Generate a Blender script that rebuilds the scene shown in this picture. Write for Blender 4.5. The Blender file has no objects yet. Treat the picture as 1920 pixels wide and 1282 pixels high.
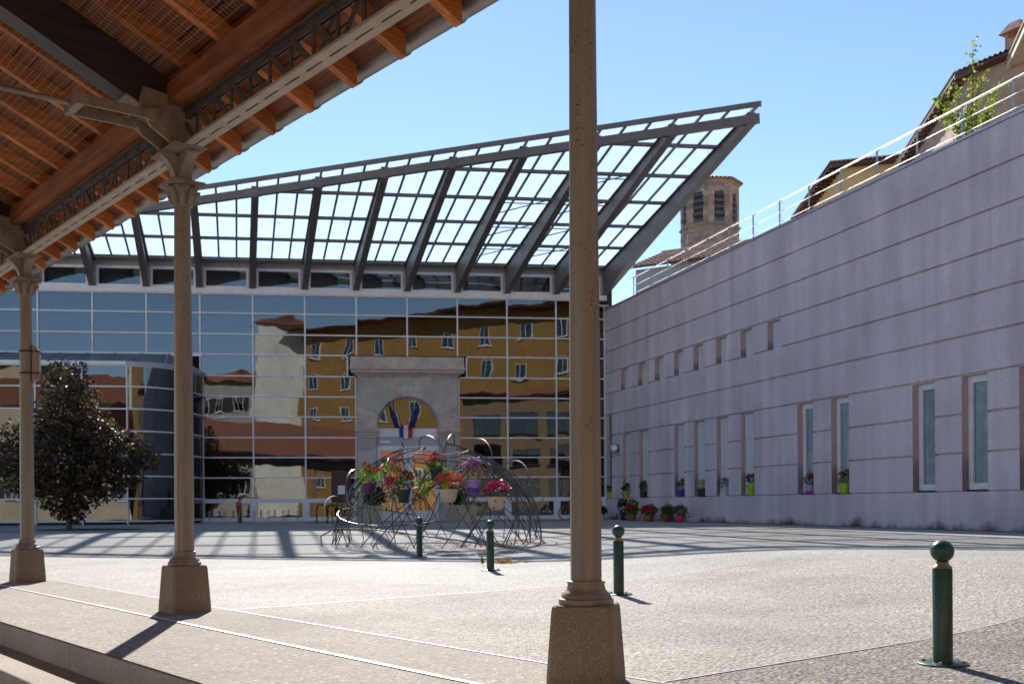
import bpy, math, random
from mathutils import Vector, Matrix

R = math.radians
PI = math.pi
SC = bpy.context.scene
COL = SC.collection
EYE = 0.86                      # camera height above the plaza

# ------------------------------------------------------------------ camera
cam_d = bpy.data.cameras.new('camera')
cam = bpy.data.objects.new('camera', cam_d)
COL.objects.link(cam)
cam.matrix_world = Matrix.Translation((0, 0, EYE)) @ Matrix.Rotation(R(90), 4, 'X') @ Matrix.Rotation(-0.0065, 4, 'Z')
cam_d.sensor_fit = 'HORIZONTAL'
cam_d.sensor_width = 36.0
cam_d.lens = 37.5
cam_d.shift_y = 304 / 1920
cam_d.clip_start = 0.05
cam_d.clip_end = 2000
cam_d.dof.use_dof = True
cam_d.dof.focus_distance = 6.2
cam_d.dof.aperture_fstop = 6.3
SC.camera = cam

# ------------------------------------------------------------------ light
SUN_AZ = R(-8.5)                # left of straight ahead
SUN_EL = R(33.5)
S = Vector((math.sin(SUN_AZ) * math.cos(SUN_EL), math.cos(SUN_AZ) * math.cos(SUN_EL), math.sin(SUN_EL)))
world = bpy.data.worlds.new('World')
SC.world = world
world.use_nodes = True
wn, wl = world.node_tree.nodes, world.node_tree.links
sky = wn.new('ShaderNodeTexSky')
sky.sky_type = 'NISHITA'
sky.sun_disc = False
sky.sun_elevation = SUN_EL
sky.sun_rotation = SUN_AZ
sky.altitude = 600
sky.air_density = 1.0
sky.dust_density = 0.03
sky.ozone_density = 2.2
wl.new(sky.outputs[0], wn['Background'].inputs[0])
wn['Background'].inputs[1].default_value = 0.12
sd = bpy.data.lights.new('sun', 'SUN')
sd.energy = 5.0
sd.angle = R(0.53)
sd.color = (1.0, 0.95, 0.87)
sun = bpy.data.objects.new('sun', sd)
COL.objects.link(sun)
sun.rotation_mode = 'QUATERNION'
sun.rotation_quaternion = S.to_track_quat('Z', 'Y')
sun.location = (-6, 60, 50)
SC.view_settings.view_transform = 'Standard'
SC.view_settings.look = 'None'
SC.view_settings.exposure = 0.6
SC.view_settings.gamma = 1
SC.view_settings.use_curve_mapping = False
SC.cycles.max_bounces = 7
SC.cycles.diffuse_bounces = 4
SC.cycles.transmission_bounces = 4
SC.cycles.use_adaptive_sampling = True
SC.cycles.adaptive_threshold = 0.02
SC.cycles.transparent_max_bounces = 12
SC.cycles.glossy_bounces = 4
SC.cycles.caustics_reflective = False
SC.cycles.caustics_refractive = False
SC.cycles.use_denoising = True
SC.cycles.sample_clamp_indirect = 6

# ------------------------------------------------------------------ helpers
def thing(name, label, cat, loc=(0, 0, 0), rz=0, group=None):
    o = bpy.data.objects.new(name, None)
    o.empty_display_size = 0.1
    COL.objects.link(o)
    o.location = loc
    o.rotation_euler = (0, 0, rz)
    return tag(o, label, cat, group)

def tag(o, label=None, cat=None, group=None, kind=None):
    if label: o['label'] = label
    if cat: o['category'] = cat
    if group: o['group'] = group
    if kind: o['kind'] = kind
    return o

def place(mesh, name, parent=None, loc=(0, 0, 0), rot=(0, 0, 0), scale=None):
    o = bpy.data.objects.new(name, mesh)
    COL.objects.link(o)
    if parent: o.parent = parent
    o.location = loc
    o.rotation_euler = rot
    if scale: o.scale = scale
    return o

class MB:
    def __init__(s):
        s.v = []; s.f = []; s.mi = []; s.cur = 0
    def add(s, vs, fs):
        b = len(s.v)
        s.v += [tuple(p) for p in vs]
        s.f += [tuple(i + b for i in f) for f in fs]
        s.mi += [s.cur] * len(fs)
        return s
    def box(s, x0, x1, y0, y1, z0, z1):
        return s.add([(x0, y0, z0), (x1, y0, z0), (x1, y1, z0), (x0, y1, z0), (x0, y0, z1), (x1, y0, z1), (x1, y1, z1), (x0, y1, z1)],
                     [(3, 2, 1, 0), (4, 5, 6, 7), (0, 1, 5, 4), (1, 2, 6, 5), (2, 3, 7, 6), (3, 0, 4, 7)])
    def hexa(s, p):      # 8 corners in box() order
        return s.add(p, [(3, 2, 1, 0), (4, 5, 6, 7), (0, 1, 5, 4), (1, 2, 6, 5), (2, 3, 7, 6), (3, 0, 4, 7)])
    def bar(s, a, b, w, h, up=(0, 0, 1)):   # rectangular bar a-b, w sideways, h along up
        a = Vector(a); b = Vector(b); d = (b - a).normalized(); up = Vector(up)
        x = d.cross(up)
        if x.length < 1e-4: x = d.cross(Vector((1, 0, 0)))
        x.normalize(); u = x.cross(d).normalized()
        x *= w / 2; u *= h / 2
        return s.hexa([a - x - u, a + x - u, b + x - u, b - x - u, a - x + u, a + x + u, b + x + u, b - x + u])
    def tube(s, pts, r, n=6, caps=True):
        pts = [Vector(p) for p in pts]
        rs = r if isinstance(r, (list, tuple)) else [r] * len(pts)
        b = len(s.v); up = None
        for i, p in enumerate(pts):
            d = (pts[min(i + 1, len(pts) - 1)] - pts[max(i - 1, 0)])
            if d.length < 1e-9: d = Vector((0, 0, 1))
            d.normalize()
            if up is None:
                up = Vector((0, 0, 1)) if abs(d.z) < .9 else Vector((1, 0, 0))
            x = d.cross(up)
            if x.length < 1e-5: x = d.cross(Vector((0, 1, 0)))
            x.normalize(); up = x.cross(d).normalized()
            for k in range(n):
                t = 2 * PI * k / n
                s.v.append(tuple(p + (x * math.cos(t) + up * math.sin(t)) * rs[i]))
        for i in range(len(pts) - 1):
            for k in range(n):
                k2 = (k + 1) % n
                s.f.append((b + i * n + k, b + i * n + k2, b + (i + 1) * n + k2, b + (i + 1) * n + k)); s.mi.append(s.cur)
        if caps:
            s.f.append(tuple(b + k for k in reversed(range(n)))); s.mi.append(s.cur)
            s.f.append(tuple(b + (len(pts) - 1) * n + k for k in range(n))); s.mi.append(s.cur)
        return s
    def lathe(s, prof, n=20, c=(0, 0, 0), phase=0, cap=True):
        b = len(s.v)
        for r, z in prof:
            for k in range(n):
                t = phase + 2 * PI * k / n
                s.v.append((c[0] + r * math.cos(t), c[1] + r * math.sin(t), c[2] + z))
        for i in range(len(prof) - 1):
            for k in range(n):
                k2 = (k + 1) % n
                s.f.append((b + i * n + k, b + i * n + k2, b + (i + 1) * n + k2, b + (i + 1) * n + k)); s.mi.append(s.cur)
        if cap:
            s.f.append(tuple(b + k for k in reversed(range(n)))); s.mi.append(s.cur)
            s.f.append(tuple(b + (len(prof) - 1) * n + k for k in range(n))); s.mi.append(s.cur)
        return s
    def prism(s, poly, ext):     # poly: list of 3D points, ext: extrusion vector
        n = len(poly); e = Vector(ext)
        p = [Vector(q) for q in poly]
        return s.add(p + [q + e for q in p], [tuple(reversed(range(n))), tuple(range(n, 2 * n))] +
                     [(i, (i + 1) % n, n + (i + 1) % n, n + i) for i in range(n)])
    def sphere(s, c, r, nu=16, nv=10, sz=1):
        prof = [(max(1e-4, r * math.sin(PI * i / nv)), -r * sz * math.cos(PI * i / nv)) for i in range(nv + 1)]
        return s.lathe(prof, nu, c)
    def mesh(s, name, mats, smooth=False):
        me = bpy.data.meshes.new(name)
        me.from_pydata(s.v, [], s.f)
        if not isinstance(mats, (list, tuple)): mats = [mats]
        for m in mats: me.materials.append(m)
        if len(mats) > 1:
            me.polygons.foreach_set('material_index', s.mi)
        if smooth:
            me.polygons.foreach_set('use_smooth', [True] * len(me.polygons))
            me.set_sharp_from_angle(angle=R(38))
        me.update()
        return me
    def build(s, name, mats, parent=None, smooth=False, loc=(0, 0, 0), rot=(0, 0, 0)):
        return place(s.mesh(name, mats, smooth), name, parent, loc, rot)

# ------------------------------------------------------------------ materials
def newmat(name):
    m = bpy.data.materials.new(name)
    m.use_nodes = True
    nt = m.node_tree
    return m, nt, nt.nodes, nt.links, nt.nodes['Principled BSDF']

def coords(N, L, kind='Object', scale=(1, 1, 1)):
    t = N.new('ShaderNodeTexCoord')
    mp = N.new('ShaderNodeMapping')
    mp.inputs['Scale'].default_value = scale
    L.new(t.outputs[kind], mp.inputs['Vector'])
    return mp.outputs[0]

def noise(N, L, vec, scale, detail=4, rough=.55):
    n = N.new('ShaderNodeTexNoise')
    n.inputs['Scale'].default_value = scale
    n.inputs['Detail'].default_value = detail
    n.inputs['Roughness'].default_value = rough
    L.new(vec, n.inputs['Vector'])
    return n

def ramp(N, L, fac, stops):
    r = N.new('ShaderNodeValToRGB')
    el = r.color_ramp.elements
    while len(el) < len(stops): el.new(.5)
    for e, (p, c) in zip(el, stops):
        e.position = p
        e.color = (*c, 1)
    L.new(fac, r.inputs[0])
    return r.outputs[0]

def mixc(N, L, fac, a, b, mode='MIX'):
    m = N.new('ShaderNodeMix')
    m.data_type = 'RGBA'; m.blend_type = mode
    for sock, v in ((m.inputs[0], fac), (m.inputs[6], a), (m.inputs[7], b)):
        if hasattr(v, 'is_linked') or hasattr(v, 'links'): L.new(v, sock)
        elif isinstance(v, tuple): sock.default_value = (*v[:3], 1)
        else: sock.default_value = v
    return m.outputs[2]

def bumpn(N, L, h, strength, dist, B):
    b = N.new('ShaderNodeBump')
    b.inputs['Strength'].default_value = strength
    b.inputs['Distance'].default_value = dist
    L.new(h, b.inputs['Height'])
    L.new(b.outputs[0], B.inputs['Normal'])
    return b

def M(name, col, rough=.6, metal=0, var=.18, scale=3, bump=0, bscale=60, bdist=.004, stretch=(1, 1, 1), rnd=0.0, dirt=None):
    m, nt, N, L, B = newmat(name)
    v = coords(N, L, 'Object', stretch)
    n1 = noise(N, L, v, scale, 6)
    lo = tuple(c * (1 - var) for c in col); hi = tuple(min(1, c * (1 + var)) for c in col)
    c = ramp(N, L, n1.outputs[0], [(.3, lo), (.7, hi)])
    if dirt:
        n2 = noise(N, L, v, scale * 2.7, 8, .7)
        f = ramp(N, L, n2.outputs[0], [(dirt[1], (0, 0, 0)), (dirt[2], (1, 1, 1))])
        c = mixc(N, L, f, c, dirt[0])
    if rnd:
        oi = N.new('ShaderNodeObjectInfo')
        hs = N.new('ShaderNodeHueSaturation')
        mr = N.new('ShaderNodeMapRange')
        mr.inputs[3].default_value = 1 - rnd; mr.inputs[4].default_value = 1 + rnd
        L.new(oi.outputs['Random'], mr.inputs[0])
        L.new(mr.outputs[0], hs.inputs['Value'])
        L.new(c, hs.inputs['Color'])
        c = hs.outputs[0]
    L.new(c, B.inputs['Base Color'])
    B.inputs['Roughness'].default_value = rough
    B.inputs['Metallic'].default_value = metal
    if bump:
        n3 = noise(N, L, v, bscale, 4, .6)
        bumpn(N, L, n3.outputs[0], bump, bdist, B)
    return m

def aggregate(name, tones, scale, base_mix=.35, rough=.85, bdist=.004):
    """exposed-aggregate concrete: pebbles of several tones set in mortar"""
    m, nt, N, L, B = newmat(name)
    v = coords(N, L, 'Object')
    vo = N.new('ShaderNodeTexVoronoi'); vo.inputs['Scale'].default_value = scale
    vo.inputs['Randomness'].default_value = 1
    L.new(v, vo.inputs['Vector'])
    sep = N.new('ShaderNodeSeparateColor'); L.new(vo.outputs['Color'], sep.inputs[0])
    c = ramp(N, L, sep.outputs[0], tones)
    n = noise(N, L, v, .9, 7, .6)
    f = ramp(N, L, n.outputs[0], [(.32, (.80, .785, .77)), (.68, (1.2, 1.18, 1.16))])
    c = mixc(N, L, 1.0, c, f, 'MULTIPLY')
    edge = ramp(N, L, vo.outputs['Distance'], [(.25, (0, 0, 0)), (.62, (1, 1, 1))])
    c = mixc(N, L, edge, c, tuple(k * .62 for k in tones[len(tones) // 2][1]))
    n2 = noise(N, L, v, .28, 5, .65)
    f2 = ramp(N, L, n2.outputs[0], [(.40, (.74, .72, .70)), (.52, (1, 1, 1))])
    c = mixc(N, L, .8, c, f2, 'MULTIPLY')
    L.new(c, B.inputs['Base Color'])
    B.inputs['Roughness'].default_value = rough
    inv = N.new('ShaderNodeMath'); inv.operation = 'SUBTRACT'; inv.inputs[0].default_value = 1
    L.new(vo.outputs['Distance'], inv.inputs[1])
    bumpn(N, L, inv.outputs[0], .8, bdist, B)
    B.inputs['Specular IOR Level'].default_value = .3
    return m

def timber(name, col, dark, rough=.62, axis='y', gs=1.0):
    m, nt, N, L, B = newmat(name)
    st = {'x': (1.2, 26, 26), 'y': (26, 1.2, 26), 'z': (26, 26, 1.2)}[axis]
    v = coords(N, L, 'Object', tuple(s * gs for s in st))
    n = noise(N, L, v, 1.0, 6, .6)
    c = ramp(N, L, n.outputs[0], [(.28, dark), (.55, col), (.8, tuple(min(1, k * 1.25) for k in col))])
    v2 = coords(N, L, 'Object')
    n2 = noise(N, L, v2, 1.7, 4)
    f = ramp(N, L, n2.outputs[0], [(.3, (.62, .58, .55)), (.65, (1.1, 1.1, 1.1))])
    c = mixc(N, L, .85, c, f, 'MULTIPLY')
    vo = N.new('ShaderNodeTexVoronoi'); vo.inputs['Scale'].default_value = 2.2
    L.new(v2, vo.inputs['Vector'])
    k = ramp(N, L, vo.outputs['Distance'], [(.02, (.25, .18, .14)), (.06, (1, 1, 1))])
    c = mixc(N, L, 1.0, c, k, 'MULTIPLY')
    oi = N.new('ShaderNodeObjectInfo')
    hs = N.new('ShaderNodeHueSaturation')
    mr = N.new('ShaderNodeMapRange'); mr.inputs[3].default_value = .72; mr.inputs[4].default_value = 1.22
    L.new(oi.outputs['Random'], mr.inputs[0]); L.new(mr.outputs[0], hs.inputs['Value']); L.new(c, hs.inputs['Color'])
    L.new(hs.outputs[0], B.inputs['Base Color'])
    B.inputs['Roughness'].default_value = rough
    bumpn(N, L, n.outputs[0], .35, .003, B)
    return m

def foliage(name, stops, trans=.35, rough=.45):
    """leaf colours picked per leaf, light passes through"""
    m, nt, N, L, B = newmat(name)
    g = N.new('ShaderNodeNewGeometry')
    c = ramp(N, L, g.outputs['Random Per Island'], stops)
    L.new(c, B.inputs['Base Color'])
    B.inputs['Roughness'].default_value = rough
    tr = N.new('ShaderNodeBsdfTranslucent')
    L.new(c, tr.inputs[0])
    mx = N.new('ShaderNodeMixShader'); mx.inputs[0].default_value = trans
    L.new(B.outputs[0], mx.inputs[1]); L.new(tr.outputs[0], mx.inputs[2])
    L.new(mx.outputs[0], N['Material Output'].inputs[0])
    return m

def glass(name, refl=.42, tint=(.42, .46, .47), wave=.0022, wscale=.9, gcol=(.93, .96, 1.0), seeded=True):
    """tinted facade glass: a mirror-like, slightly wavy reflection over what lies behind"""
    m, nt, N, L, B = newmat(name)
    N.remove(B)
    t = N.new('ShaderNodeTexCoord')
    oi = N.new('ShaderNodeObjectInfo')
    va = N.new('ShaderNodeVectorMath'); va.operation = 'ADD'
    ml = N.new('ShaderNodeMath'); ml.operation = 'MULTIPLY'; ml.inputs[1].default_value = 57.0
    L.new(oi.outputs['Random'], ml.inputs[0])
    L.new(t.outputs['Object'], va.inputs[0]); L.new(ml.outputs[0], va.inputs[1])
    n = noise(N, L, va.outputs[0], wscale, 1.5, .4)
    b = N.new('ShaderNodeBump'); b.inputs['Strength'].default_value = 1; b.inputs['Distance'].default_value = wave
    L.new(n.outputs[0], b.inputs['Height'])
    gl = N.new('ShaderNodeBsdfGlossy'); gl.inputs['Roughness'].default_value = .008
    gl.inputs['Color'].default_value = (*gcol, 1)
    L.new(b.outputs[0], gl.inputs['Normal'])
    tp = N.new('ShaderNodeBsdfTransparent'); tp.inputs[0].default_value = (*tint, 1)
    lw = N.new('ShaderNodeLayerWeight'); lw.inputs[0].default_value = .25
    mr = N.new('ShaderNodeMapRange'); mr.inputs[3].default_value = refl; mr.inputs[4].default_value = 1
    L.new(lw.outputs['Fresnel'], mr.inputs[0])
    mx = N.new('ShaderNodeMixShader')
    L.new(mr.outputs[0], mx.inputs[0]); L.new(tp.outputs[0], mx.inputs[1]); L.new(gl.outputs[0], mx.inputs[2])
    L.new(mx.outputs[0], N['Material Output'].inputs[0])
    return m

def milky(name):
    """translucent canopy panel"""
    m, nt, N, L, B = newmat(name)
    N.remove(B)
    v = coords(N, L, 'Object')
    n = noise(N, L, v, .6, 5)
    c = ramp(N, L, n.outputs[0], [(.3, (.62, .68, .71)), (.7, (.78, .82, .84))])
    tl = N.new('ShaderNodeBsdfTranslucent'); L.new(c, tl.inputs[0])
    tp = N.new('ShaderNodeBsdfTransparent'); tp.inputs[0].default_value = (.97, .99, 1, 1)
    mx = N.new('ShaderNodeMixShader'); mx.inputs[0].default_value = .64
    L.new(tl.outputs[0], mx.inputs[1]); L.new(tp.outputs[0], mx.inputs[2])
    L.new(mx.outputs[0], N['Material Output'].inputs[0])
    return m

def render_mat(name, col, streak=.25, dirt_low=True):
    """painted render with vertical weather streaks and soft blotches"""
    m, nt, N, L, B = newmat(name)
    v = coords(N, L, 'Object')
    vs = coords(N, L, 'Object', (1.1, 1.1, .10))
    n1 = noise(N, L, vs, 1.6, 6, .62)
    n2 = noise(N, L, v, .45, 5, .6)
    n3 = noise(N, L, v, 14, 5, .6)
    c = ramp(N, L, n2.outputs[0], [(.3, tuple(k * .86 for k in col)), (.7, tuple(k * 1.12 for k in col))])
    st = ramp(N, L, n1.outputs[0], [(.36, (1 - streak,) * 3), (.52, (1, 1, 1)), (.72, (1 + streak * .9, 1 + streak * .9, 1 + streak))])
    c = mixc(N, L, 1.0, c, st, 'MULTIPLY')
    gr = ramp(N, L, n3.outputs[0], [(.3, (.9, .9, .9)), (.7, (1.08, 1.08, 1.08))])
    c = mixc(N, L, 1.0, c, gr, 'MULTIPLY')
    if dirt_low:            # mould creeping up from the foot of the wall
        sx = N.new('ShaderNodeSeparateXYZ'); L.new(v, sx.inputs[0])
        mr = N.new('ShaderNodeMapRange'); mr.inputs[1].default_value = .62; mr.inputs[2].default_value = .22
        mr.inputs[3].default_value = 0; mr.inputs[4].default_value = .42
        L.new(sx.outputs[2], mr.inputs[0])
        n5 = noise(N, L, coords(N, L, 'Object', (1, 1, .6)), 1.3, 8, .7)
        sm = N.new('ShaderNodeMath'); sm.operation = 'ADD'
        L.new(mr.outputs[0], sm.inputs[0]); L.new(n5.outputs[0], sm.inputs[1])
        mk = ramp(N, L, sm.outputs[0], [(.74, (0, 0, 0)), (.98, (1, 1, 1))])
        c = mixc(N, L, mk, c, (.07, .06, .065))
    L.new(c, B.inputs['Base Color'])
    B.inputs['Roughness'].default_value = .85
    n4 = noise(N, L, v, 90, 3, .6)
    bumpn(N, L, n4.outputs[0], .35, .003, B)
    return m

def brickwork(name, c1, c2, mortar, sx, sy, rough=.85):
    m, nt, N, L, B = newmat(name)
    v = coords(N, L, 'Generated', (1, 1, 1))
    t = N.new('ShaderNodeTexBrick')
    t.inputs['Color1'].default_value = (*c1, 1); t.inputs['Color2'].default_value = (*c2, 1)
    t.inputs['Mortar'].default_value = (*mortar, 1)
    t.inputs['Scale'].default_value = 1
    t.inputs['Brick Width'].default_value = sx; t.inputs['Row Height'].default_value = sy
    t.inputs['Mortar Size'].default_value = .008
    uv = N.new('ShaderNodeTexCoord')
    L.new(uv.outputs['UV'], t.inputs['Vector'])
    v2 = coords(N, L, 'Object')
    n = noise(N, L, v2, .8, 6, .65)
    f = ramp(N, L, n.outputs[0], [(.3, (.7, .68, .66)), (.7, (1.15, 1.12, 1.1))])
    c = mixc(N, L, 1, t.outputs[0], f, 'MULTIPLY')
    L.new(c, B.inputs['Base Color'])
    B.inputs['Roughness'].default_value = rough
    return m

def rusty(name, col, rust=(.06, .022, .012), rough=.5, lo=.618, hi=.69):
    """old oil paint, chipped down to rust in speckled patches, faint vertical runs"""
    m, nt, N, L, B = newmat(name)
    v = coords(N, L, 'Object')
    vs = coords(N, L, 'Object', (9, 9, .5))
    n0 = noise(N, L, vs, 1.5, 5, .6)
    c = ramp(N, L, n0.outputs[0], [(.3, tuple(k * .76 for k in col)), (.7, tuple(k * 1.18 for k in col))])
    patch = noise(N, L, coords(N, L, 'Object', (3, 3, 1.1)), 1.7, 4, .6)
    speck = noise(N, L, v, 70, 4, .65)
    ad = N.new('ShaderNodeMath'); ad.operation = 'MULTIPLY_ADD'
    L.new(patch.outputs[0], ad.inputs[0]); ad.inputs[1].default_value = .55
    mu = N.new('ShaderNodeMath'); mu.operation = 'MULTIPLY'; mu.inputs[1].default_value = .62
    L.new(speck.outputs[0], mu.inputs[0]); L.new(mu.outputs[0], ad.inputs[2])
    f = ramp(N, L, ad.outputs[0], [(lo + .06, (0, 0, 0)), (hi + .05, (1, 1, 1))])
    c = mixc(N, L, f, c, rust)
    L.new(c, B.inputs['Base Color'])
    B.inputs['Roughness'].default_value = rough
    bumpn(N, L, speck.outputs[0], .25, .0025, B)
    return m

A_LIGHT = aggregate('aggregate_pale', [(0, (.06, .05, .042)), (.2, (.18, .16, .138)), (.5, (.365, .335, .305)), (.85, (.52, .488, .455)), (.97, (.64, .61, .58)), (1, (.9, .88, .86))], 40, rough=.78, bdist=.009)  # in the paving mixes the darkest tones paint shadow among grains
A_MID = aggregate('aggregate_beige', [(0, (.035, .028, .022)), (.22, (.17, .145, .12)), (.55, (.37, .325, .283)), (.88, (.53, .48, .43)), (.97, (.62, .575, .53)), (1, (.9, .88, .86))], 40, rough=.8, bdist=.010)
A_COARSE = aggregate('aggregate_coarse', [(0, (.015, .012, .01)), (.35, (.085, .068, .055)), (.62, (.22, .185, .155)), (.88, (.42, .37, .325)), (.96, (.50, .46, .42)), (1, (.9, .88, .86))], 42, bdist=.014)
A_BAND = aggregate('aggregate_band', [(0, (.15, .12, .10)), (.4, (.36, .315, .272)), (.9, (.48, .43, .38)), (.97, (.58, .54, .5)), (1, (.85, .82, .79))], 42, bdist=.005)
CONC_STEP = aggregate('step_concrete', [(0, (.36, .305, .26)), (.35, (.54, .465, .395)), (.85, (.62, .54, .46)), (1, (.7, .64, .58))], 95, bdist=.002)
CONC_PED = aggregate('pedestal_concrete', [(0, (.25, .185, .135)), (.35, (.35, .27, .205)), (.85, (.41, .325, .25)), (1, (.50, .41, .33))], 130, bdist=.0035)
STRIP = M('joint_strip', (.58, .55, .52), .4, var=.15, scale=6)
FLOOR_HALL = M('hall_floor', (.58, .52, .45), .7, var=.2, scale=1.5, bump=.3, bscale=80)
EARTH = M('earth', (.24, .2, .16), .9, var=.2, scale=.2)
PAINT = rusty('taupe_paint', (.27, .215, .168))
PAINT_SHADE = rusty('shaded_taupe_paint', (.075, .062, .052), lo=.66, hi=.74)  # taupe paint darkened, the lattice's shadow put into its colour
FLANGE = M('flange_paint', (.40, .335, .275), .55, var=.16, scale=5, dirt=((.12, .08, .055), .66, .8))
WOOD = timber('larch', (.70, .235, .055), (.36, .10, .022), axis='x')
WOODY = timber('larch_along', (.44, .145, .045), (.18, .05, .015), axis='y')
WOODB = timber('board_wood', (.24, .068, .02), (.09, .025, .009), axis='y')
WOODD = timber('tarred_timber', (.035, .028, .025), (.012, .01, .01), axis='x', rough=.5)
ZINC = M('zinc', (.30, .285, .265), .42, .75, var=.2, scale=5)
NET = M('net_twine', (.5, .33, .2), .8)
TILE = M('clay_tile', (.36, .13, .07), .85, var=.35, scale=7, rnd=.2, dirt=((.12, .08, .06), .5, .75))
TILE_OLD = M('old_clay_tile', (.42, .25, .18), .85, var=.35, scale=6, rnd=.28, dirt=((.16, .12, .1), .5, .75))
WHITE_AL = M('white_frame', (.76, .76, .79), .4, var=.08, scale=4)
GREY_AL = M('grey_frame', (.42, .42, .45), .45, var=.1)
STEEL = M('canopy_steel', (.15, .132, .125), .5, var=.15, scale=2, dirt=((.08, .06, .05), .6, .8))
GLASS = glass('facade_glass', .115, gcol=(.80, .90, 1.0), tint=(.30, .33, .34), wave=.0032)
GLASS_V = glass('vestibule_glass', .115, gcol=(.80, .90, 1.0), tint=(.30, .33, .34), wave=.0035)
GLASS_F = glass('frosted_low_glass', .10, tint=(.85, .9, .93), wave=.002)
PANEL = milky('canopy_panel')
FROST = M('frosted_film', (.30, .34, .36), .6, var=.06)
STONE = M('portal_stone', (.47, .435, .385), .85, var=.16, scale=2.2, bump=.5, bscale=45, bdist=.006, rnd=.10, dirt=((.13, .1, .09), .58, .8))
STONE_R = M('portal_stone_reddish', (.52, .42, .36), .85, var=.2, scale=2.5, bump=.5, bscale=45, bdist=.006, rnd=.08, dirt=((.1, .08, .07), .55, .8))
LILAC = render_mat('lilac_render', (.63, .545, .595), .16)
LILAC_BOUNCE = render_mat('lilac_bounce_tint', (.56, .40, .36), .06)  # lilac render with orange bounce light mixed into the colour
COPING = M('coping_zinc', (.42, .43, .45), .4, .6, var=.12)
INOX = M('stainless', (.50, .49, .48), .38, .9, var=.06)
SHUT = M('roller_shutter', (.62, .64, .66), .5, var=.06)
GREEN = M('bollard_green', (.009, .06, .042), .36, var=.35, scale=9, dirt=((.09, .115, .09), .56, .8))
BRASSY = M('worn_collar', (.36, .27, .19), .45, .4, var=.2)
DARKM = M('dark_metal', (.03, .028, .027), .5, var=.2)
RODM = M('rust_rod', (.17, .14, .125), .27, .9, var=.4, scale=6)
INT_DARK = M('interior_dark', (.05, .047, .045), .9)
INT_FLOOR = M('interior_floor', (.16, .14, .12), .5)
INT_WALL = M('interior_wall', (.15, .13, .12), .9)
BARK = M('bark', (.12, .085, .06), .9, var=.3, scale=12)
BLACK = M('black_board', (.012, .012, .013), .35)
WHITEP = M('white_paint', (.78, .76, .72), .55, var=.06)
RUBBER = M('rubber', (.02, .02, .02), .7)
# ------------------------------------------------------------------ frames of the place
HR = math.atan2(.634, .773)            # market hall: x = p (out to the plaza), y = a (along the colonnade)
HX = Vector((math.cos(HR), math.sin(HR))); HY = Vector((-math.sin(HR), math.cos(HR)))
FR = R(7.46)                            # glass facade: x to the right, y into the building
FC = Vector((3.85, 44.0))
FX = Vector((math.cos(FR), math.sin(FR))); FYv = Vector((-math.sin(FR), math.cos(FR)))
WR = math.atan2(-.9585, .2852)          # lilac wall: x towards the camera, y into the wall
WX = Vector((math.cos(WR), math.sin(WR))); WYv = Vector((-math.sin(WR), math.cos(WR)))

def sst(t):
    t = max(0., min(1., t)); return t * t * (3 - 2 * t)

def gz(x, y):
    d = Vector((x, y)) - FC
    dw = -(d.dot(WYv)); df = -(d.dot(FYv))
    return .22 * max(sst((12.0 - dw) / 4.4), sst((24 - df) / 7.5))

def hw(p, a):
    return HX * p + HY * a

def H2(x, y):
    v = Vector((x, y)); return v.dot(HX), v.dot(HY)

# ------------------------------------------------------------------ ground
MB().box(-600, 600, -600, 600, -1.2, -.76).build('ground', EARTH)['kind'] = 'structure'

def sheet(name, p0, p1, a0, a1, step, off, mat, parent=None):
    mb = MB(); np_ = max(1, math.ceil((p1 - p0) / step)); na = max(1, math.ceil((a1 - a0) / step))
    vs = []; fs = []
    for i in range(np_ + 1):
        for j in range(na + 1):
            w = hw(p0 + (p1 - p0) * i / np_, a0 + (a1 - a0) * j / na)
            vs.append((w.x, w.y, gz(w.x, w.y) + off))
    for i in range(np_):
        for j in range(na):
            k = i * (na + 1) + j
            fs.append((k, k + na + 1, k + na + 2, k + 1))
    mb.add(vs, fs)
    o = mb.build(name, mat, parent, smooth=True)
    if not parent: o['kind'] = 'structure'
    return o

plaza = sheet('plaza_pavement', 2.111, 62, -45, 62, .7, 0, A_LIGHT)
sheet('edge_band', 2.111, 3.072, -20, 40, .7, .004, A_BAND, plaza)
sheet('edge_band', 3.104, 3.765, -20, 40, .7, .004, A_BAND, plaza)
sheet('joint_strip', 3.068, 3.108, -20, 40, .7, .009, STRIP, plaza)
sheet('joint_strip', 3.762, 3.778, -20, 40, .7, .008, STRIP, plaza)
sheet('paving_bay', 3.774, 11.2, 3.5, 8.27, .7, .004, A_MID, plaza)
sheet('paving_bay', 3.774, 16, -14, 3.48, .7, .004, A_COARSE, plaza)
for a in (3.49, 8.27, 12.95):
    sheet('joint_strip', 3.776, 15 if a < 9 else 9, a - .007, a + .007, .5, .008, STRIP, plaza)
sheet('joint_strip', 11.2, 11.215, 3.5, 8.27, .5, .008, STRIP, plaza)

MB().box(-30, 1.13, -45, 62, -.75, -.68).build('hall_floor', FLOOR_HALL, rot=(0, 0, HR))['kind'] = 'structure'
steps = bpy.data.objects.new('steps', None); COL.objects.link(steps); steps['kind'] = 'structure'
steps.rotation_euler = (0, 0, HR)
for k in range(4):
    for j in range(11):                       # cast steps, jointed along their length
        a0 = -14 + j * 4.2 + .9 * (k % 2)
        zt = -.17 * k - (.004 if k == 0 else 0)
        p0 = 2.11 - .33 * k
        b = .012
        prof = [(p0, zt - .5), (p0, zt - b), (p0 + b * .3, zt - b * .3), (p0 + b, zt), (p0 + .5, zt), (p0 + .5, zt - .5)]
        MB().prism([(p, a0 + .004, z) for p, z in prof], (0, 4.192, 0)).build('step', CONC_STEP, steps)

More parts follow.
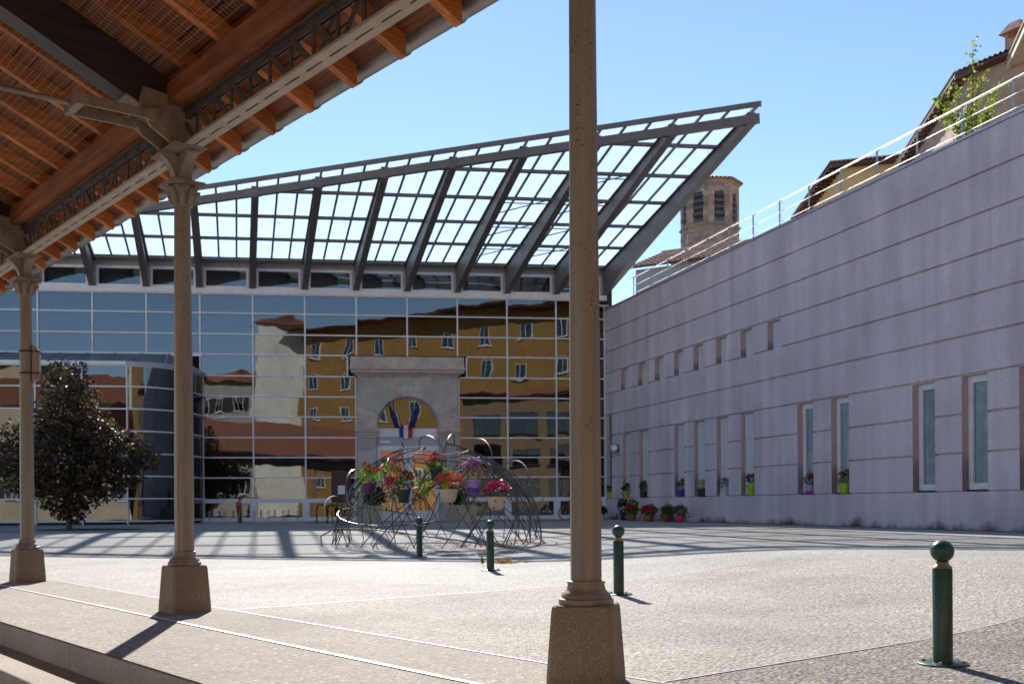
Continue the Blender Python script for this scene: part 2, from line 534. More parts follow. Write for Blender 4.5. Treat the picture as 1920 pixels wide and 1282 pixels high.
# ------------------------------------------------------------------ market hall roof
PC = 3.457
SL = .47                                   # roof pitch (rise per metre inward)
ZR = 4.245                                 # rafter underside above the column line
CN = 1 / math.sqrt(1 + SL * SL)
hall = thing('market_hall_roof', 'open timber roof of orange rafters and boards with eaves gutter over the columns', 'roof', (0, 0, 0), HR)
A0, A1 = -6.5, 24
def zr(m):          # m: metres inward from the column line
    return ZR + SL * m
TAIL = -.65; RIDGE = 4.6
# one rafter, shared by all (local: x = p)
prof = [(PC - TAIL, zr(TAIL)), (PC - TAIL, zr(TAIL) + .15), (PC - RIDGE, zr(RIDGE) + .15), (PC - RIDGE, zr(RIDGE))]
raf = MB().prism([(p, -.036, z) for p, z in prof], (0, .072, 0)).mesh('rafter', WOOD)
a = A0
rafters = []
a = 8.44 - .645 * 23 + .3
while a < A1:
    if a > A0:
        place(raf, 'rafter', hall, (0, a, 0)); rafters.append(a)
    a += .645
# boards lying on the rafters, parallel to the eaves
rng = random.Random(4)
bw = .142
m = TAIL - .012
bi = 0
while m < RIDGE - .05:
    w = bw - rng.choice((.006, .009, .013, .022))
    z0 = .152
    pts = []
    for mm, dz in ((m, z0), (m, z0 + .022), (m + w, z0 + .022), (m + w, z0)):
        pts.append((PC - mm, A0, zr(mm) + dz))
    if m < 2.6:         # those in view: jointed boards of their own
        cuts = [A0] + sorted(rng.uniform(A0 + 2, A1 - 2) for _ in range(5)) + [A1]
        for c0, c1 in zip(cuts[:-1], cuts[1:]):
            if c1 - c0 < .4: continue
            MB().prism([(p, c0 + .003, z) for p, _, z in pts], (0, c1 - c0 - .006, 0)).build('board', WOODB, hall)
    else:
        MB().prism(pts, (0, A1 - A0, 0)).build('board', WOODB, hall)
    m += bw; bi += 1
# far slope of the roof behind the ridge
MB().prism([(PC - RIDGE, A0, zr(RIDGE) + .1), (PC - RIDGE, A0, zr(RIDGE) + .17), (PC - 2 * RIDGE - .65, A0, zr(TAIL) + .17), (PC - 2 * RIDGE - .65, A0, zr(TAIL) + .1)], (0, A1 - A0, 0)).build('rear_slope', WOODB, hall)
# wall plate
MB().box(PC - .165, PC - .04, A0, A1, 4.075, 4.238).build('wall_plate', WOODY, hall)
# clay tile covering
for sgn, nm in ((1, 'tile_covering'), (-1, 'tile_covering')):
    mb = MB(); vs = []; fs = []
    nA = int((A1 - A0) / .055); rows = 14
    for i in range(rows + 1):
        mm = TAIL - .04 + (RIDGE - TAIL + .04) * i / rows
        p = PC - mm if sgn > 0 else PC - 2 * RIDGE + mm
        for j in range(nA + 1):
            aa = A0 + j * .055
            vs.append((p, aa, zr(mm) + .215 + .035 * math.cos(2 * PI * j / 4) + .02 * ((i * 7) % 3) / 3))
    for i in range(rows):
        for j in range(nA):
            k = i * (nA + 1) + j
            fs.append((k, k + 1, k + nA + 2, k + nA + 1))
    mb.add(vs, fs).build(nm, TILE, hall, smooth=True)
# gutter: half-round zinc with sockets
gp, gzz, gr = PC - TAIL + .060, zr(TAIL) + .150, .068
mb = MB(); n = 10
ring = [(gp + .012 + gr * math.cos(PI + PI * k / n), gzz + gr * math.sin(PI + PI * k / n)) for k in range(n + 1)]
ring2 = [(gp + .012 + (gr - .005) * math.cos(PI + PI * k / n), gzz + (gr - .005) * math.sin(PI + PI * k / n)) for k in range(n + 1)]
poly = ring + list(reversed(ring2))
mb.prism([(p, A0, z) for p, z in poly], (0, A1 - A0, 0))
gut = mb.build('gutter', ZINC, hall, smooth=True)
rc = [(gp + .012 + (gr + .010) * math.cos(PI + PI * k / n), gzz + (gr + .010) * math.sin(PI + PI * k / n)) for k in range(n + 1)]
rc2 = [(gp + .012 + (gr + .001) * math.cos(PI + PI * k / n), gzz + (gr + .001) * math.sin(PI + PI * k / n)) for k in range(n + 1)]
soc = MB().prism([(p, 0, z) for p, z in rc + list(reversed(rc2))], (0, .035, 0)).mesh('gutter_socket', ZINC, True)
for a in rafters:
    place(soc, 'gutter_socket', gut, (0, a + .10, 0))

# principal rafters with iron shoe, tie rod and fork at each column
COLS = [(.352, 5.106, R(-15)), (-2.68, 8.72, HR), (-5.607, 12.334, HR), (-8.55, 15.95, HR)]
ca = [H2(x, y)[1] for x, y, _ in COLS]
zt = 3.86
pr = [(PC + .02, zt - .02), (PC + .02, zt + .34), (PC - RIDGE, zt + SL * RIDGE + .36), (PC - RIDGE, zt + SL * RIDGE)]
prin_m = MB().prism([(p, -.1, z) for p, z in pr], (0, .2, 0)).mesh('principal_rafter', WOODD)
mb = MB()
for s in (-1, 1):
    y0 = .101 * s; y1 = .125 * s
    poly = [(PC + .10, 3.80), (PC + .10, 3.99), (PC - .10, 4.14), (PC - .36, 4.17), (PC - .40, 4.02), (PC - .30, 3.865), (PC - .12, 3.76)]
    mb.prism([(p, y0, z) for p, z in poly], (0, y1 - y0, 0))
mb.hexa([(PC - .50, -.13, zt + SL * .50 - .032), (PC - .13, -.13, zt + SL * .13 - .032), (PC - .13, .13, zt + SL * .13 - .032), (PC - .50, .13, zt + SL * .50 - .032),
         (PC - .50, -.13, zt + SL * .50 - .014), (PC - .13, -.13, zt + SL * .13 - .014), (PC - .13, .13, zt + SL * .13 - .014), (PC - .50, .13, zt + SL * .50 - .014)])
mb.box(PC + .09, PC + .12, -.14, .14, 3.78, 4.0)
shoe_m = mb.mesh('iron_shoe', PAINT)
pin_m = MB().tube([(0, -.185, 0), (0, .185, 0)], .032, 12).tube([(0, -.16, 0), (0, -.15, 0)], .06, 14).mesh('pin', PAINT, True)
zpin = 3.95
mb = MB()
for s in (-1, 1):
    y0 = .13 * s; y1 = .152 * s
    poly = [(PC - .20 + .075 * math.cos(t), zpin + .075 * math.sin(t)) for t in [R(d) for d in range(-120, 121, 20)]] + [(PC - .36, zpin + .035), (PC - .80, zpin + .04), (PC - .86, zpin + .02), (PC - .86, zpin - .02), (PC - .80, zpin - .04), (PC - .36, zpin - .035)]
    mb.prism([(p, y0, z) for p, z in poly], (0, y1 - y0, 0))
mb.box(PC - .88, PC - .82, -.155, .155, zpin - .045, zpin + .045)
fork_m = mb.mesh('tie_fork', PAINT)
rod_m = MB().tube([(PC - .85, 0, zpin), (PC - 2 * RIDGE + .85, 0, zpin + .03)], .021, 10).mesh('tie_rod', PAINT, True)
wh = ['at the front right column', 'over the middle column', 'over the left column', 'past the leftmost column']
for i, a in enumerate(ca):
    t = thing('roof_truss', 'black tarred timber beam with iron shoe and tie rod ' + wh[i], 'roof truss', (0, 0, 0), HR, 'trusses of the market hall')
    for me, nm in ((prin_m, 'principal_rafter'), (shoe_m, 'iron_shoe'), (fork_m, 'tie_fork'), (rod_m, 'tie_rod')):
        place(me, nm, t, (0, a, 0))
    place(pin_m, 'pin', t, (PC - .20, a, zpin))

# lattice girders between the columns
def girder(a0, a1, label):
    t = thing('lattice_girder', label, 'girder', (0, 0, 0), HR, 'lattice girders of the colonnade')
    Ls = a1 - a0
    for s in (-1, 1):
        MB().box(PC + (.009 if s > 0 else -.070), PC + (.070 if s > 0 else -.009), a0 + .17, a1 - .17, 3.742, 3.754).build('bottom_flange', FLANGE, t)
        MB().box(PC + (.009 if s > 0 else -.017), PC + (.017 if s > 0 else -.009), a0 + .17, a1 - .17, 3.7545, 3.81).build('angle_web', FLANGE, t)
        MB().box(PC + (.009 if s > 0 else -.055), PC + (.055 if s > 0 else -.009), a0, a1, 4.040, 4.052).build('top_chord', PAINT_SHADE, t)
        MB().box(PC + (.009 if s > 0 else -.017), PC + (.017 if s > 0 else -.009), a0, a1, 3.985, 4.0395).build('chord_web', PAINT_SHADE, t)
    nb = int((Ls - .4) / .29)
    for i in range(nb + 1):
        y = a0 + .2 + (Ls - .4) * i / nb
        MB().box(PC - .0085, PC + .0085, y - .05, y + .05, 3.7435, 3.7525).build('batten', FLANGE, t)
    nc = round(Ls / .3135)
    step = Ls / nc
    vert = MB().box(-.006, .006, -.02, .02, 3.775, 4.035).mesh('upright', PAINT_SHADE)
    for i in range(1, nc):
        place(vert, 'upright', t, (PC, a0 + step * i, 0))
    h = nc // 2
    for i in range(nc):
        y0, y1 = a0 + step * i, a0 + step * (i + 1)
        cross = i in (h, h - 1) if nc % 2 == 0 else i == h
        if i < nc / 2 or cross:
            MB().bar((PC + .011, y0 + .02, 4.03), (PC + .011, y1 - .02, 3.78), .008, .048, (0, .6, .8)).build('diagonal', PAINT_SHADE, t)
        if i >= nc / 2 or cross:
            MB().bar((PC - .011, y0 + .02, 3.78), (PC - .011, y1 - .02, 4.03), .008, .048, (0, -.6, .8)).build('diagonal', PAINT_SHADE, t)
    riv = MB().sphere((0, 0, 0), .013, 8, 4).mesh('rivet', PAINT_SHADE, True)
    for i in range(1, nc):
        place(riv, 'rivet', t, (PC - .02, a0 + step * i, 4.012))
girder(ca[0], ca[1], 'taupe lattice girder from the middle column up to the front column')
girder(ca[1], ca[2], 'taupe lattice girder between the left column and the middle column')
girder(ca[2], ca[3], 'taupe lattice girder leaving the left column at the picture edge')

# bird netting under the rafters
mb = MB(); rng = random.Random(9)
def zn(m): return zr(m) - .035
m0, m1 = .22, 3.4
na = int((16 - 2) / .05)
for j in range(na):
    a = 2 + j * .05 + rng.uniform(-.004, .004)
    mb.bar((PC - m0, a, zn(m0)), (PC - m1, a + rng.uniform(-.03, .03), zn(m1)), .0022, .0022)
k = 0; m = m0
while m < m1:
    pts = []
    for (a, b) in ((2, 8.30), (8.58, 12.96), (13.24, 16)):
        s = .012
        mb.bar((PC - m, a, zn(m) - rng.uniform(0, s)), (PC - m - rng.uniform(-.01, .01), b, zn(m) - rng.uniform(0, s)), .0022, .0022)
    m += .05
net = mb.build('bird_netting', NET, rot=(0, 0, HR))
tag(net, 'fine brown bird netting stretched under the orange rafters', 'netting')

# ------------------------------------------------------------------ cast iron columns
def column_meshes():
    d = {}
    prof = []
    # pedestal: tapered block with worn arrises
    def ring(w, z, c=.02):
        h = w / 2
        return [(-h + c, -h, z), (h - c, -h, z), (h, -h + c, z), (h, h - c, z), (h - c, h, z), (-h + c, h, z), (-h, h - c, z), (-h, -h + c, z)]
    zs = [(.330, 0), (.326, .05), (.288, .345), (.280, .372), (.264, .378)]
    vs = []; fs = []
    for w, z in zs: vs += ring(w, z)
    for i in range(len(zs) - 1):
        for k in range(8):
            fs.append((i * 8 + k, i * 8 + (k + 1) % 8, i * 8 + 8 + (k + 1) % 8, i * 8 + 8 + k))
    fs.append(tuple(range((len(zs) - 1) * 8, len(zs) * 8))); fs.append(tuple(reversed(range(8))))
    d['pedestal'] = MB().add(vs, fs).mesh('pedestal', CONC_PED)
    d['base_moulding'] = MB().lathe([(.129, .379), (.132, .385), (.132, .402), (.127, .407), (.119, .409), (.121, .417), (.114, .432), (.100, .440), (.092, .452), (.088, .475), (.092, .480), (.092, .488), (.075, .490)], 32).mesh('base_moulding', PAINT, True)
    # shaft: octagonal below, turning round towards the top
    vs = []; fs = []; nn = 48
    levels = [(.478, .0735, 1), (1.0, .0735, 1), (1.6, .072, .95), (2.1, .070, .5), (2.5, .068, .12), (3.31, .064, 0)]
    for z, r, o in levels:
        for k in range(nn):
            t = 2 * PI * k / nn
            tt = ((t + PI / 8) % (PI / 4)) - PI / 8
            ro = r * .975 / math.cos(tt)
            rr = ro * o + r * (1 - o)
            vs.append((rr * math.cos(t), rr * math.sin(t), z))
    for i in range(len(levels) - 1):
        for k in range(nn):
            fs.append((i * nn + k, i * nn + (k + 1) % nn, (i + 1) * nn + (k + 1) % nn, (i + 1) * nn + k))
    me = MB().add(vs, fs).mesh('shaft', PAINT, True)
    me.set_sharp_from_angle(angle=R(25))
    d['shaft'] = me
    mb = MB()
    mb.lathe([(.066, 3.298), (.080, 3.300), (.084, 3.307), (.080, 3.314), (.068, 3.316), (.069, 3.33), (.078, 3.36), (.098, 3.42), (.122, 3.452), (.10, 3.456)], 28)
    for k in range(8):          # acanthus-like leaves curling out under the abacus
        t = 2 * PI * k / 8 + PI / 8
        big = k % 2 == 0
        pts = []
        rr = [(.064, 3.325), (.080, 3.34), (.098, 3.40), (.128 if big else .118, 3.435), (.150 if big else .13, 3.425), (.152 if big else .128, 3.402), (.138 if big else .118, 3.398)]
        pts = [(r * math.cos(t), r * math.sin(t), z) for r, z in rr]
        mb.tube(pts, [.026, .028, .026, .022, .018, .014, .008], 6)
    d['capital'] = mb.mesh('capital', PAINT, True)
    mb = MB()
    for w, z0, z1 in ((.26, 3.456, 3.468), (.29, 3.4685, 3.485), (.275, 3.4855, 3.492)):
        mb.box(-w / 2, w / 2, -w / 2, w / 2, z0, z1)
    d['abacus'] = mb.mesh('abacus', PAINT)
    mb = MB()
    mb.box(-.055, .055, -.07, .07, 3.4925, 3.69)
    for s in (-1, 1):           # curved consoles, along the girder
        poly = [(.068, 3.495), (.085, 3.495), (.095, 3.55), (.125, 3.61), (.185, 3.66), (.235, 3.685), (.235, 3.705), (.068, 3.705)]
        mb.prism([(-.045, s * y, z) for y, z in poly], (.09, 0, 0))
    poly = [(.055, 3.50), (.07, 3.52), (.09, 3.58), (.14, 3.65), (.19, 3.685), (.19, 3.705), (.055, 3.705)]
    mb.prism([(-p, -.04, z) for p, z in poly], (0, .08, 0))
    d['bracket'] = mb.mesh('bracket', PAINT)
    mb = MB()
    for w, l, z0, z1 in ((.22, .44, 3.7055, 3.716), (.25, .48, 3.7165, 3.728), (.28, .52, 3.7285, 3.741)):
        mb.box(-w / 2 - .02, w / 2 - .03, -l / 2, l / 2, z0, z1)
    d['top_block'] = mb.mesh('top_block', PAINT)
    return d
CM = column_meshes()
lab = ['big taupe iron column in the centre foreground on a concrete pedestal',
       'taupe iron column with leafy capital, second from the left, casting a long shadow',
       'taupe iron column in front of the dark tree, with a strapped box', 'taupe iron column just outside the left edge']
for i, (x, y, rz) in enumerate(COLS[:3]):
    t = thing('iron_column', lab[i], 'column', (x, y, .004), 0, 'columns of the market hall')
    for nm, me in CM.items():
        o = place(me, nm, t, rot=(0, 0, rz if nm == 'pedestal' else HR + (R(8) if nm == 'shaft' and i == 0 else 0)))
x, y, _ = COLS[2]
t = thing('junction_box', 'narrow taupe box strapped with black bands to the left column', 'box', (x, y, 2.30), HR)
MB().prism([(.07, -.05, 0), (.13, -.05, .04), (.15, -.05, .10), (.15, -.05, .34), (.13, -.05, .40), (.07, -.05, .44)], (0, .10, 0)).build('housing', PAINT, t, rot=(0, 0, R(-25)))
for z in (.10, .35):
    MB().lathe([(.0765, z), (.079, z), (.079, z + .02), (.0765, z + .02)], 24, cap=False).build('strap', DARKM, t)
    MB().box(.03, .156, -.058, .058, z + .002, z + .018).build('strap', DARKM, t, rot=(0, 0, R(-25)))
# ------------------------------------------------------------------ glass building
BAY = 2.024
ROWS = [9.20, 8.45, 7.63, 6.83, 5.99, 5.18, 4.38, 3.56, 2.77, 1.97, 1.12, .36]
NB = 14
FLOC = (FC.x, FC.y, 0)
gb = thing('glass_building', 'tall glazed building front with white mullion grid mirroring houses and sky', 'building', FLOC, FR)
rng = random.Random(21)
pane_cache = {}
def pane(parent, x0, x1, z0, z1, y=0, mat=None, nm='pane', tilt=.0026):
    mat = mat or GLASS
    w, h = x1 - x0, z1 - z0
    key = (round(w, 3), round(h, 3), mat.name)
    if key not in pane_cache:
        pane_cache[key] = MB().add([(-w / 2, 0, -h / 2), (w / 2, 0, -h / 2), (w / 2, 0, h / 2), (-w / 2, 0, h / 2)], [(0, 1, 2, 3)]).mesh(nm, mat)
    return place(pane_cache[key], nm, parent, ((x0 + x1) / 2, y, (z0 + z1) / 2), (rng.uniform(-tilt, tilt), 0, rng.uniform(-tilt, tilt)))
def bx(parent, nm, mat, *b):
    return MB().box(*b).build(nm, mat, parent)

def xb(k): return -BAY * k
mw = .028
for k in range(NB + 1):
    zb = .2
    if k == 4: zb = 6.83
    if k > 8: zb = 6.83
    if k in (3, 5): zb = 5.99 if False else .2
    if k in (3, 5):
        bx(gb, 'mullion', WHITE_AL, xb(k) - mw, xb(k) + mw, -.06, .05, 6.86, 9.2)
        s = 1 if k == 3 else -1
        xo = xb(k) + s * .01
        bx(gb, 'mullion', WHITE_AL, min(xo, xo + s * .055), max(xo, xo + s * .055), -.065, .05, .2, 5.97)
        xo = xb(k) + s * .36
        bx(gb, 'mullion', WHITE_AL, xo - mw, xo + mw, -.065, .05, 5.975, 6.80)
    else:
        bx(gb, 'mullion', WHITE_AL, xb(k) - mw, xb(k) + mw, -.06, .05, zb, 9.2)
for k in range(NB):
    xl, xr = xb(k + 1), xb(k)
    a, b = xl + mw, xr - mw
    for r in range(len(ROWS) - 1):
        z1, z0 = ROWS[r], ROWS[r + 1]
        if r >= 3 and (k in (3, 4) or k >= 8): continue
        aa, bb = a, b
        if k == 2 and r >= 3: aa = xb(3) + (.36 + mw if r == 3 else .068)
        if k == 5 and r >= 3: bb = xb(5) - (.36 + mw if r == 3 else .068)
        t = .025
        bx(gb, 'transom', WHITE_AL, aa, bb, -.055, .045, z1 - t, z1 + t if r else z1 + .02)
        if r == len(ROWS) - 2:                     # heavier opening frame at the foot
            f = .11
            bx(gb, 'foot_frame', WHITE_AL, aa, aa + f, -.07, .05, z0 - .12, z1 - t)
            bx(gb, 'foot_frame', WHITE_AL, bb - f, bb, -.07, .05, z0 - .12, z1 - t)
            bx(gb, 'foot_frame', WHITE_AL, aa + f, bb - f, -.07, .05, z1 - .14, z1 - t)
            bx(gb, 'foot_frame', WHITE_AL, aa + f, bb - f, -.07, .05, z0 - .12, z0 + .05)
            pane(gb, aa + f, bb - f, z0 + .05, z1 - .14, .01)
        else:
            pane(gb, aa, bb, z0 + t, z1 - t, .0)
        if k < 3 and r >= 9:
            bx(gb, 'frosted_film', FROST, aa, bb, .03, .036, z0 + t, z1 - t)
bx(gb, 'head_rail', WHITE_AL, xb(NB), .1, -.10, .06, 9.222, 9.42)
# clerestory row between the ribs
for k in range(NB):
    a, b = xb(k + 1) + .15, xb(k) - .15
    w = bx(gb, 'clerestory_window', WHITE_AL, a, b, -.03, .05, 9.421, 9.52)
    for bb in ((a, a + .09, 9.5205, 10.13), (b - .09, b, 9.5205, 10.13), (a, b, 10.1305, 10.24)):
        MB().box(bb[0], bb[1], -.03, .05, bb[2], bb[3]).build('frame', WHITE_AL, w)
    p = pane(w, a + .09, b - .09, 9.5205, 10.13, .02)
    for j in range(7):
        MB().bar((a + .1, .3 + .09 * j, 9.6 + .07 * j), (b - .1, .3 + .09 * j, 9.6 + .07 * j), .02, .045).build('slat', GREY_AL, w)
bx(gb, 'clerestory_backing', GREY_AL, xb(NB), .1, .055, .10, 9.42, 9.50)
for k in range(NB + 1):
    bx(gb, 'rib_seat', GREY_AL, xb(k) - .148, xb(k) + .148, -.01, .06, 9.43, 10.24)
CONC = M('fascia_concrete', (.33, .32, .31), .85, var=.2, scale=1.5, dirt=((.15, .14, .13), .55, .75))
bx(gb, 'concrete_fascia', CONC, xb(NB), .3, -.02, .25, 10.245, 10.58)
bx(gb, 'flat_roof', CONC, xb(NB), .2, .26, 14, 10.35, 10.66)
bx(gb, 'rear_wall', INT_WALL, xb(NB), .2, 9.0, 9.3, .1, 10.35)
bx(gb, 'side_wall', INT_DARK, xb(NB) - .3, xb(NB) - .01, -.02, 14, .1, 10.66)
bx(gb, 'side_wall', INT_DARK, .06, .36, .1, 14, .1, 10.66)
bx(gb, 'inside_floor', INT_FLOOR, xb(NB), .05, .06, 9.0, .1, .225)
bx(gb, 'upper_floor', INT_DARK, xb(NB), .05, 4.2, 9.0, 5.2, 5.5)
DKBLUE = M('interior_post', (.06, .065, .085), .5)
for k in range(0, NB + 1):
    bx(gb, 'inside_post', DKBLUE, xb(k) + .05, xb(k) + .2, .42, .72, .23, 10.3)
mb = MB().tube([(xb(NB), .5, 8.63), (-.1, .5, 8.63)], .022, 6)
for k in range(NB):
    mb.tube([(xb(k) - 1.0, .5, 8.63), (xb(k) - 1.0, .5, 8.50)], .03, 6)
mb.build('inside_rail', WHITE_AL, gb)
pane(gb, xb(3) + .05, xb(3) + .0501 + .2, 6.9, 6.95, .3) if False else None

# hanging coloured squares behind the glass
SQ = [(-8.9, 7.35, 'navy'), (-8.1, 7.5, 'red'), (-6.7, 7.25, 'crimson'), (-6.3, 7.0, 'taupe'), (-5.9, 7.5, 'crimson'), (-4.6, 7.15, 'orange'),
      (-3.1, 7.75, 'tan'), (-2.6, 7.1, 'coral'), (-3.35, 7.3, 'red'), (-1.05, 7.6, 'navy'), (-.55, 7.35, 'orange'), (-2.4, 6.3, 'blue'),
      (-10.3, 7.2, 'red'), (-10.5, 6.6, 'navy'), (-12.4, 7.0, 'pink'), (-14.2, 6.9, 'blue'), (-18.6, 7.2, 'pink'), (-17.4, 7.0, 'blue'), (-20.2, 6.95, 'red')]
SQC = {'navy': (.02, .03, .12), 'red': (.34, .02, .03), 'crimson': (.26, .02, .05), 'taupe': (.30, .2, .13), 'orange': (.62, .16, .03), 'tan': (.5, .2, .08), 'coral': (.65, .12, .05), 'pink': (.45, .08, .2), 'blue': (.04, .12, .4)}
SQM = {k: M('card_' + k, v, .6) for k, v in SQC.items()}
for i, (x, z, c) in enumerate(SQ):
    y = .85 + .35 * (i % 3)
    w = FC + FX * (x - .15) + FYv * y
    o = MB().box(-.34, .34, -.008, .008, -.34, .34).build('hanging_square', SQM[c])
    o.location = (w.x, w.y, z); o.rotation_euler = (0, R(18 + (i * 37) % 55), FR + R((i * 23) % 40 - 20))
    MB().tube([(0, 0, .3), (0, 0, .9)], .004, 4).build('cord', DARKM, o, rot=(0, -R(18 + (i * 37) % 55), 0))
    cx = round(-x / BAY) + 1
    tag(o, f'{c} square card hung inside the glass, number {i + 1} of the row from the door outwards'.replace(f', number {i+1} of the row from the door outwards', f' {["above the portal", "right of the portal", "by the lilac wall", "left of the portal", "above the glazed porch"][0 if -10.1 < x < -6 else 1 if -6 <= x < -2.7 else 2 if x >= -2.7 else 3 if x > -16 else 4]}'),
        'hanging card', 'coloured squares hung behind the glass')
for k in range(3):
    w = FC + FX * (-1.0 - BAY * k) + FYv * .45
    t = MB().box(-.62, -.05, -.15, .15, 0, .32).box(.05, .62, -.15, .15, 0, .32).build('blue_crates', M('blue_plastic', (.02, .07, .2), .5) if k == 0 else bpy.data.materials['blue_plastic'])
    t.location = (w.x, w.y, 1.99); t.rotation_euler = (0, 0, FR)
    tag(t, 'pair of blue boxes inside the window ' + ['nearest the lilac wall', 'second from the lilac wall', 'just right of the portal'][k], 'box', 'blue boxes behind the glass')
    s = MB().box(-.95, .95, -.2, .2, 0, .05).build('window_shelf', INT_WALL); s.location = (w.x, w.y, 1.935); s.rotation_euler = (0, 0, FR)
    tag(s, 'shelf carrying blue boxes inside the window ' + ['nearest the lilac wall', 'second from the lilac wall', 'just right of the portal'][k], 'shelf', 'shelves behind the glass')

# ------------------------------------------------------------------ glass canopy
can = thing('glass_canopy', 'wide cantilevered canopy of milky glass panels on tapering brown steel ribs', 'canopy', FLOC, FR)
rib3 = Vector((.2585, -1.0, .1455))
rx = rib3.xy.dot(FX); ry = rib3.xy.dot(FYv)
Z0 = 10.62
def CP(x, s, dz=0): return Vector((x + s * rx, -.05 + s * ry, Z0 + rib3.z * s + dz))
def sl(x): return 12.6 + .415 * x
XEND = -27
SI = [.12, 2.2, 4.25, 6.3, 8.35, 10.4, 12.45, 14.5]
def clip(poly):      # keep s <= sl(x)+.6
    out = []
    g = lambda p: sl(p[0]) + .1 - p[1]
    for i in range(len(poly)):
        a, b = poly[i], poly[(i + 1) % len(poly)]
        ga, gb_ = g(a), g(b)
        if ga >= 0: out.append(a)
        if ga * gb_ < 0:
            t = ga / (ga - gb_); out.append((a[0] + (b[0] - a[0]) * t, a[1] + (b[1] - a[1]) * t))
    return out
cw = BAY / 3
ncol = int(-XEND / cw)
for c in range(ncol):
    x1 = .07 - c * cw; x0 = x1 - cw
    for i in range(len(SI) - 1):
        poly = clip([(x0 + .01, SI[i]), (x1 - .01, SI[i]), (x1 - .01, SI[i + 1]), (x0 + .01, SI[i + 1])])
        if len(poly) < 3: continue
        MB().add([CP(x, s, 0) for x, s in poly], [tuple(range(len(poly)))]).build('glass_panel', PANEL, can)
    MB().bar(CP(x0, .12, -.02), CP(x0, sl(x0) + .08, -.02), .07, .06).build('glazing_bar', STEEL, can)
for s in SI[:-1]:
    q = min(-XEND, (12.3 - s) / .415)
    if q < .2: continue
    MB().bar(CP(.06, s, -.10), CP(-q, s, -.10), .12, .10).build('purlin', STEEL, can)
for k in range(13):
    x = xb(k); L_ = sl(x)
    if L_ < .8: continue
    h0 = 1.02; h1 = .30; n = 8
    mb = MB()
    for i in range(n):
        s0, s1 = L_ * i / n - (.04 if i == 0 else 0), L_ * (i + 1) / n
        f = lambda s: h1 + (h0 * min(1, L_ / 6 + .35) - h1) * (1 - max(0, s) / L_) ** 1.15
        a, b = f(s0), f(s1)
        T = -.16
        w = .045
        P = lambda s, dx, dz: CP(x + dx, s, dz)
        mb.hexa([P(s0, -w, T - a), P(s0, w, T - a), P(s1, w, T - b), P(s1, -w, T - b), P(s0, -w, T), P(s0, w, T), P(s1, w, T), P(s1, -w, T)])
        fw = .12
        mb.hexa([P(s0, -fw, T - a - .03), P(s0, fw, T - a - .03), P(s1, fw, T - b - .03), P(s1, -fw, T - b - .03), P(s0, -fw, T - a - .002), P(s0, fw, T - a - .002), P(s1, fw, T - b - .002), P(s1, -fw, T - b - .002)])
        mb.hexa([P(s0, -fw, T + .002), P(s0, fw, T + .002), P(s1, fw, T + .002), P(s1, -fw, T + .002), P(s0, -fw, T + .028), P(s0, fw, T + .028), P(s1, fw, T + .028), P(s1, -fw, T + .028)])
    mb.build('rib', STEEL, can)
MB().bar(CP(.25, sl(.25) - .1, -.30), CP(XEND, sl(XEND) - .1, -.30), .16, .26).build('edge_beam', STEEL, can)
for k in range(13):
    x = xb(k)
    MB().bar(CP(x + .16, sl(x + .16) - .1, -.30), CP(x - .16, sl(x - .16) - .1, -.30), .18, .275).build('splice_plate', STEEL, can)
MB().bar(CP(.2, sl(.2) + .12, .03), CP(XEND, sl(XEND) + .12, .03), .07, .15).build('edge_trim', STEEL, can)
MB().bar(CP(.12, .1, .02), CP(.12, sl(.12) + .1, .02), .06, .12).build('edge_trim', STEEL, can)
MB().bar(CP(XEND, .05, -.06), CP(.1, .05, -.06), .08, .14).build('foot_purlin', STEEL, can)
for k in (1, 2):
    for i in range(5 - k):
        s = 1.4 + 2.05 * i
        if s + 1.4 > sl(xb(k + 1)): continue
        MB().tube([CP(xb(k + 1) + .08, s, -.34), CP(xb(k) - .08, s + 1.45, -.34)], .02, 6).build('brace', STEEL, can)
        MB().tube([CP(xb(k + 1) + .08, s + .9, -.30), CP(xb(k) - .08, s + .9, -.30)], .02, 6).build('brace', STEEL, can)

# ------------------------------------------------------------------ curved glazed porch on the left
po = thing('glazed_porch', 'low glazed porch with rounded corner and grey glass roof behind the dark tree', 'porch', FLOC, FR)
PR = [5.93, 5.18, 4.38, 3.58, 2.77, 1.96, 1.15, .34]
YF = -3.3
px = [-18.25, -19.8, -21.4, -23.0, -24.6, -26.2, -27.8]
for x in px:
    bx(po, 'mullion', WHITE_AL, x - .025, x + .025, YF - .05, YF + .05, .2, 5.93)
for x1, x0 in zip(px[:-1], px[1:]):
    for i, z in enumerate(PR):
        bx(po, 'transom', WHITE_AL, x0 + .025, x1 - .025, YF - .045, YF + .045, z - .025, z + .025)
        if i < len(PR) - 1:
            pane(po, x0 + .025, x1 - .025, PR[i + 1] + .025, z - .025, YF, GLASS_V)
def el(t): return (-18.25 + 2.15 * math.sin(t), YF * math.cos(t))
def arc(t0, t1, r0, z0, z1, nm, mat, th, n=10):
    mb = MB()
    o_ = []; i_ = []
    for k in range(n + 1):
        t = t0 + (t1 - t0) * k / n
        x, y = el(t); nx, ny = math.sin(t) / 2.15, -math.cos(t) / 3.3
        l = math.hypot(nx, ny); nx /= l; ny /= l
        o_.append((x + nx * th, y + ny * th)); i_.append((x - nx * th, y - ny * th))
    for k in range(n):
        mb.hexa([(*i_[k], z0), (*o_[k], z0), (*o_[k + 1], z0), (*i_[k + 1], z0), (*i_[k], z1), (*o_[k], z1), (*o_[k + 1], z1), (*i_[k + 1], z1)])
    return mb.build(nm, mat, po, smooth=True)
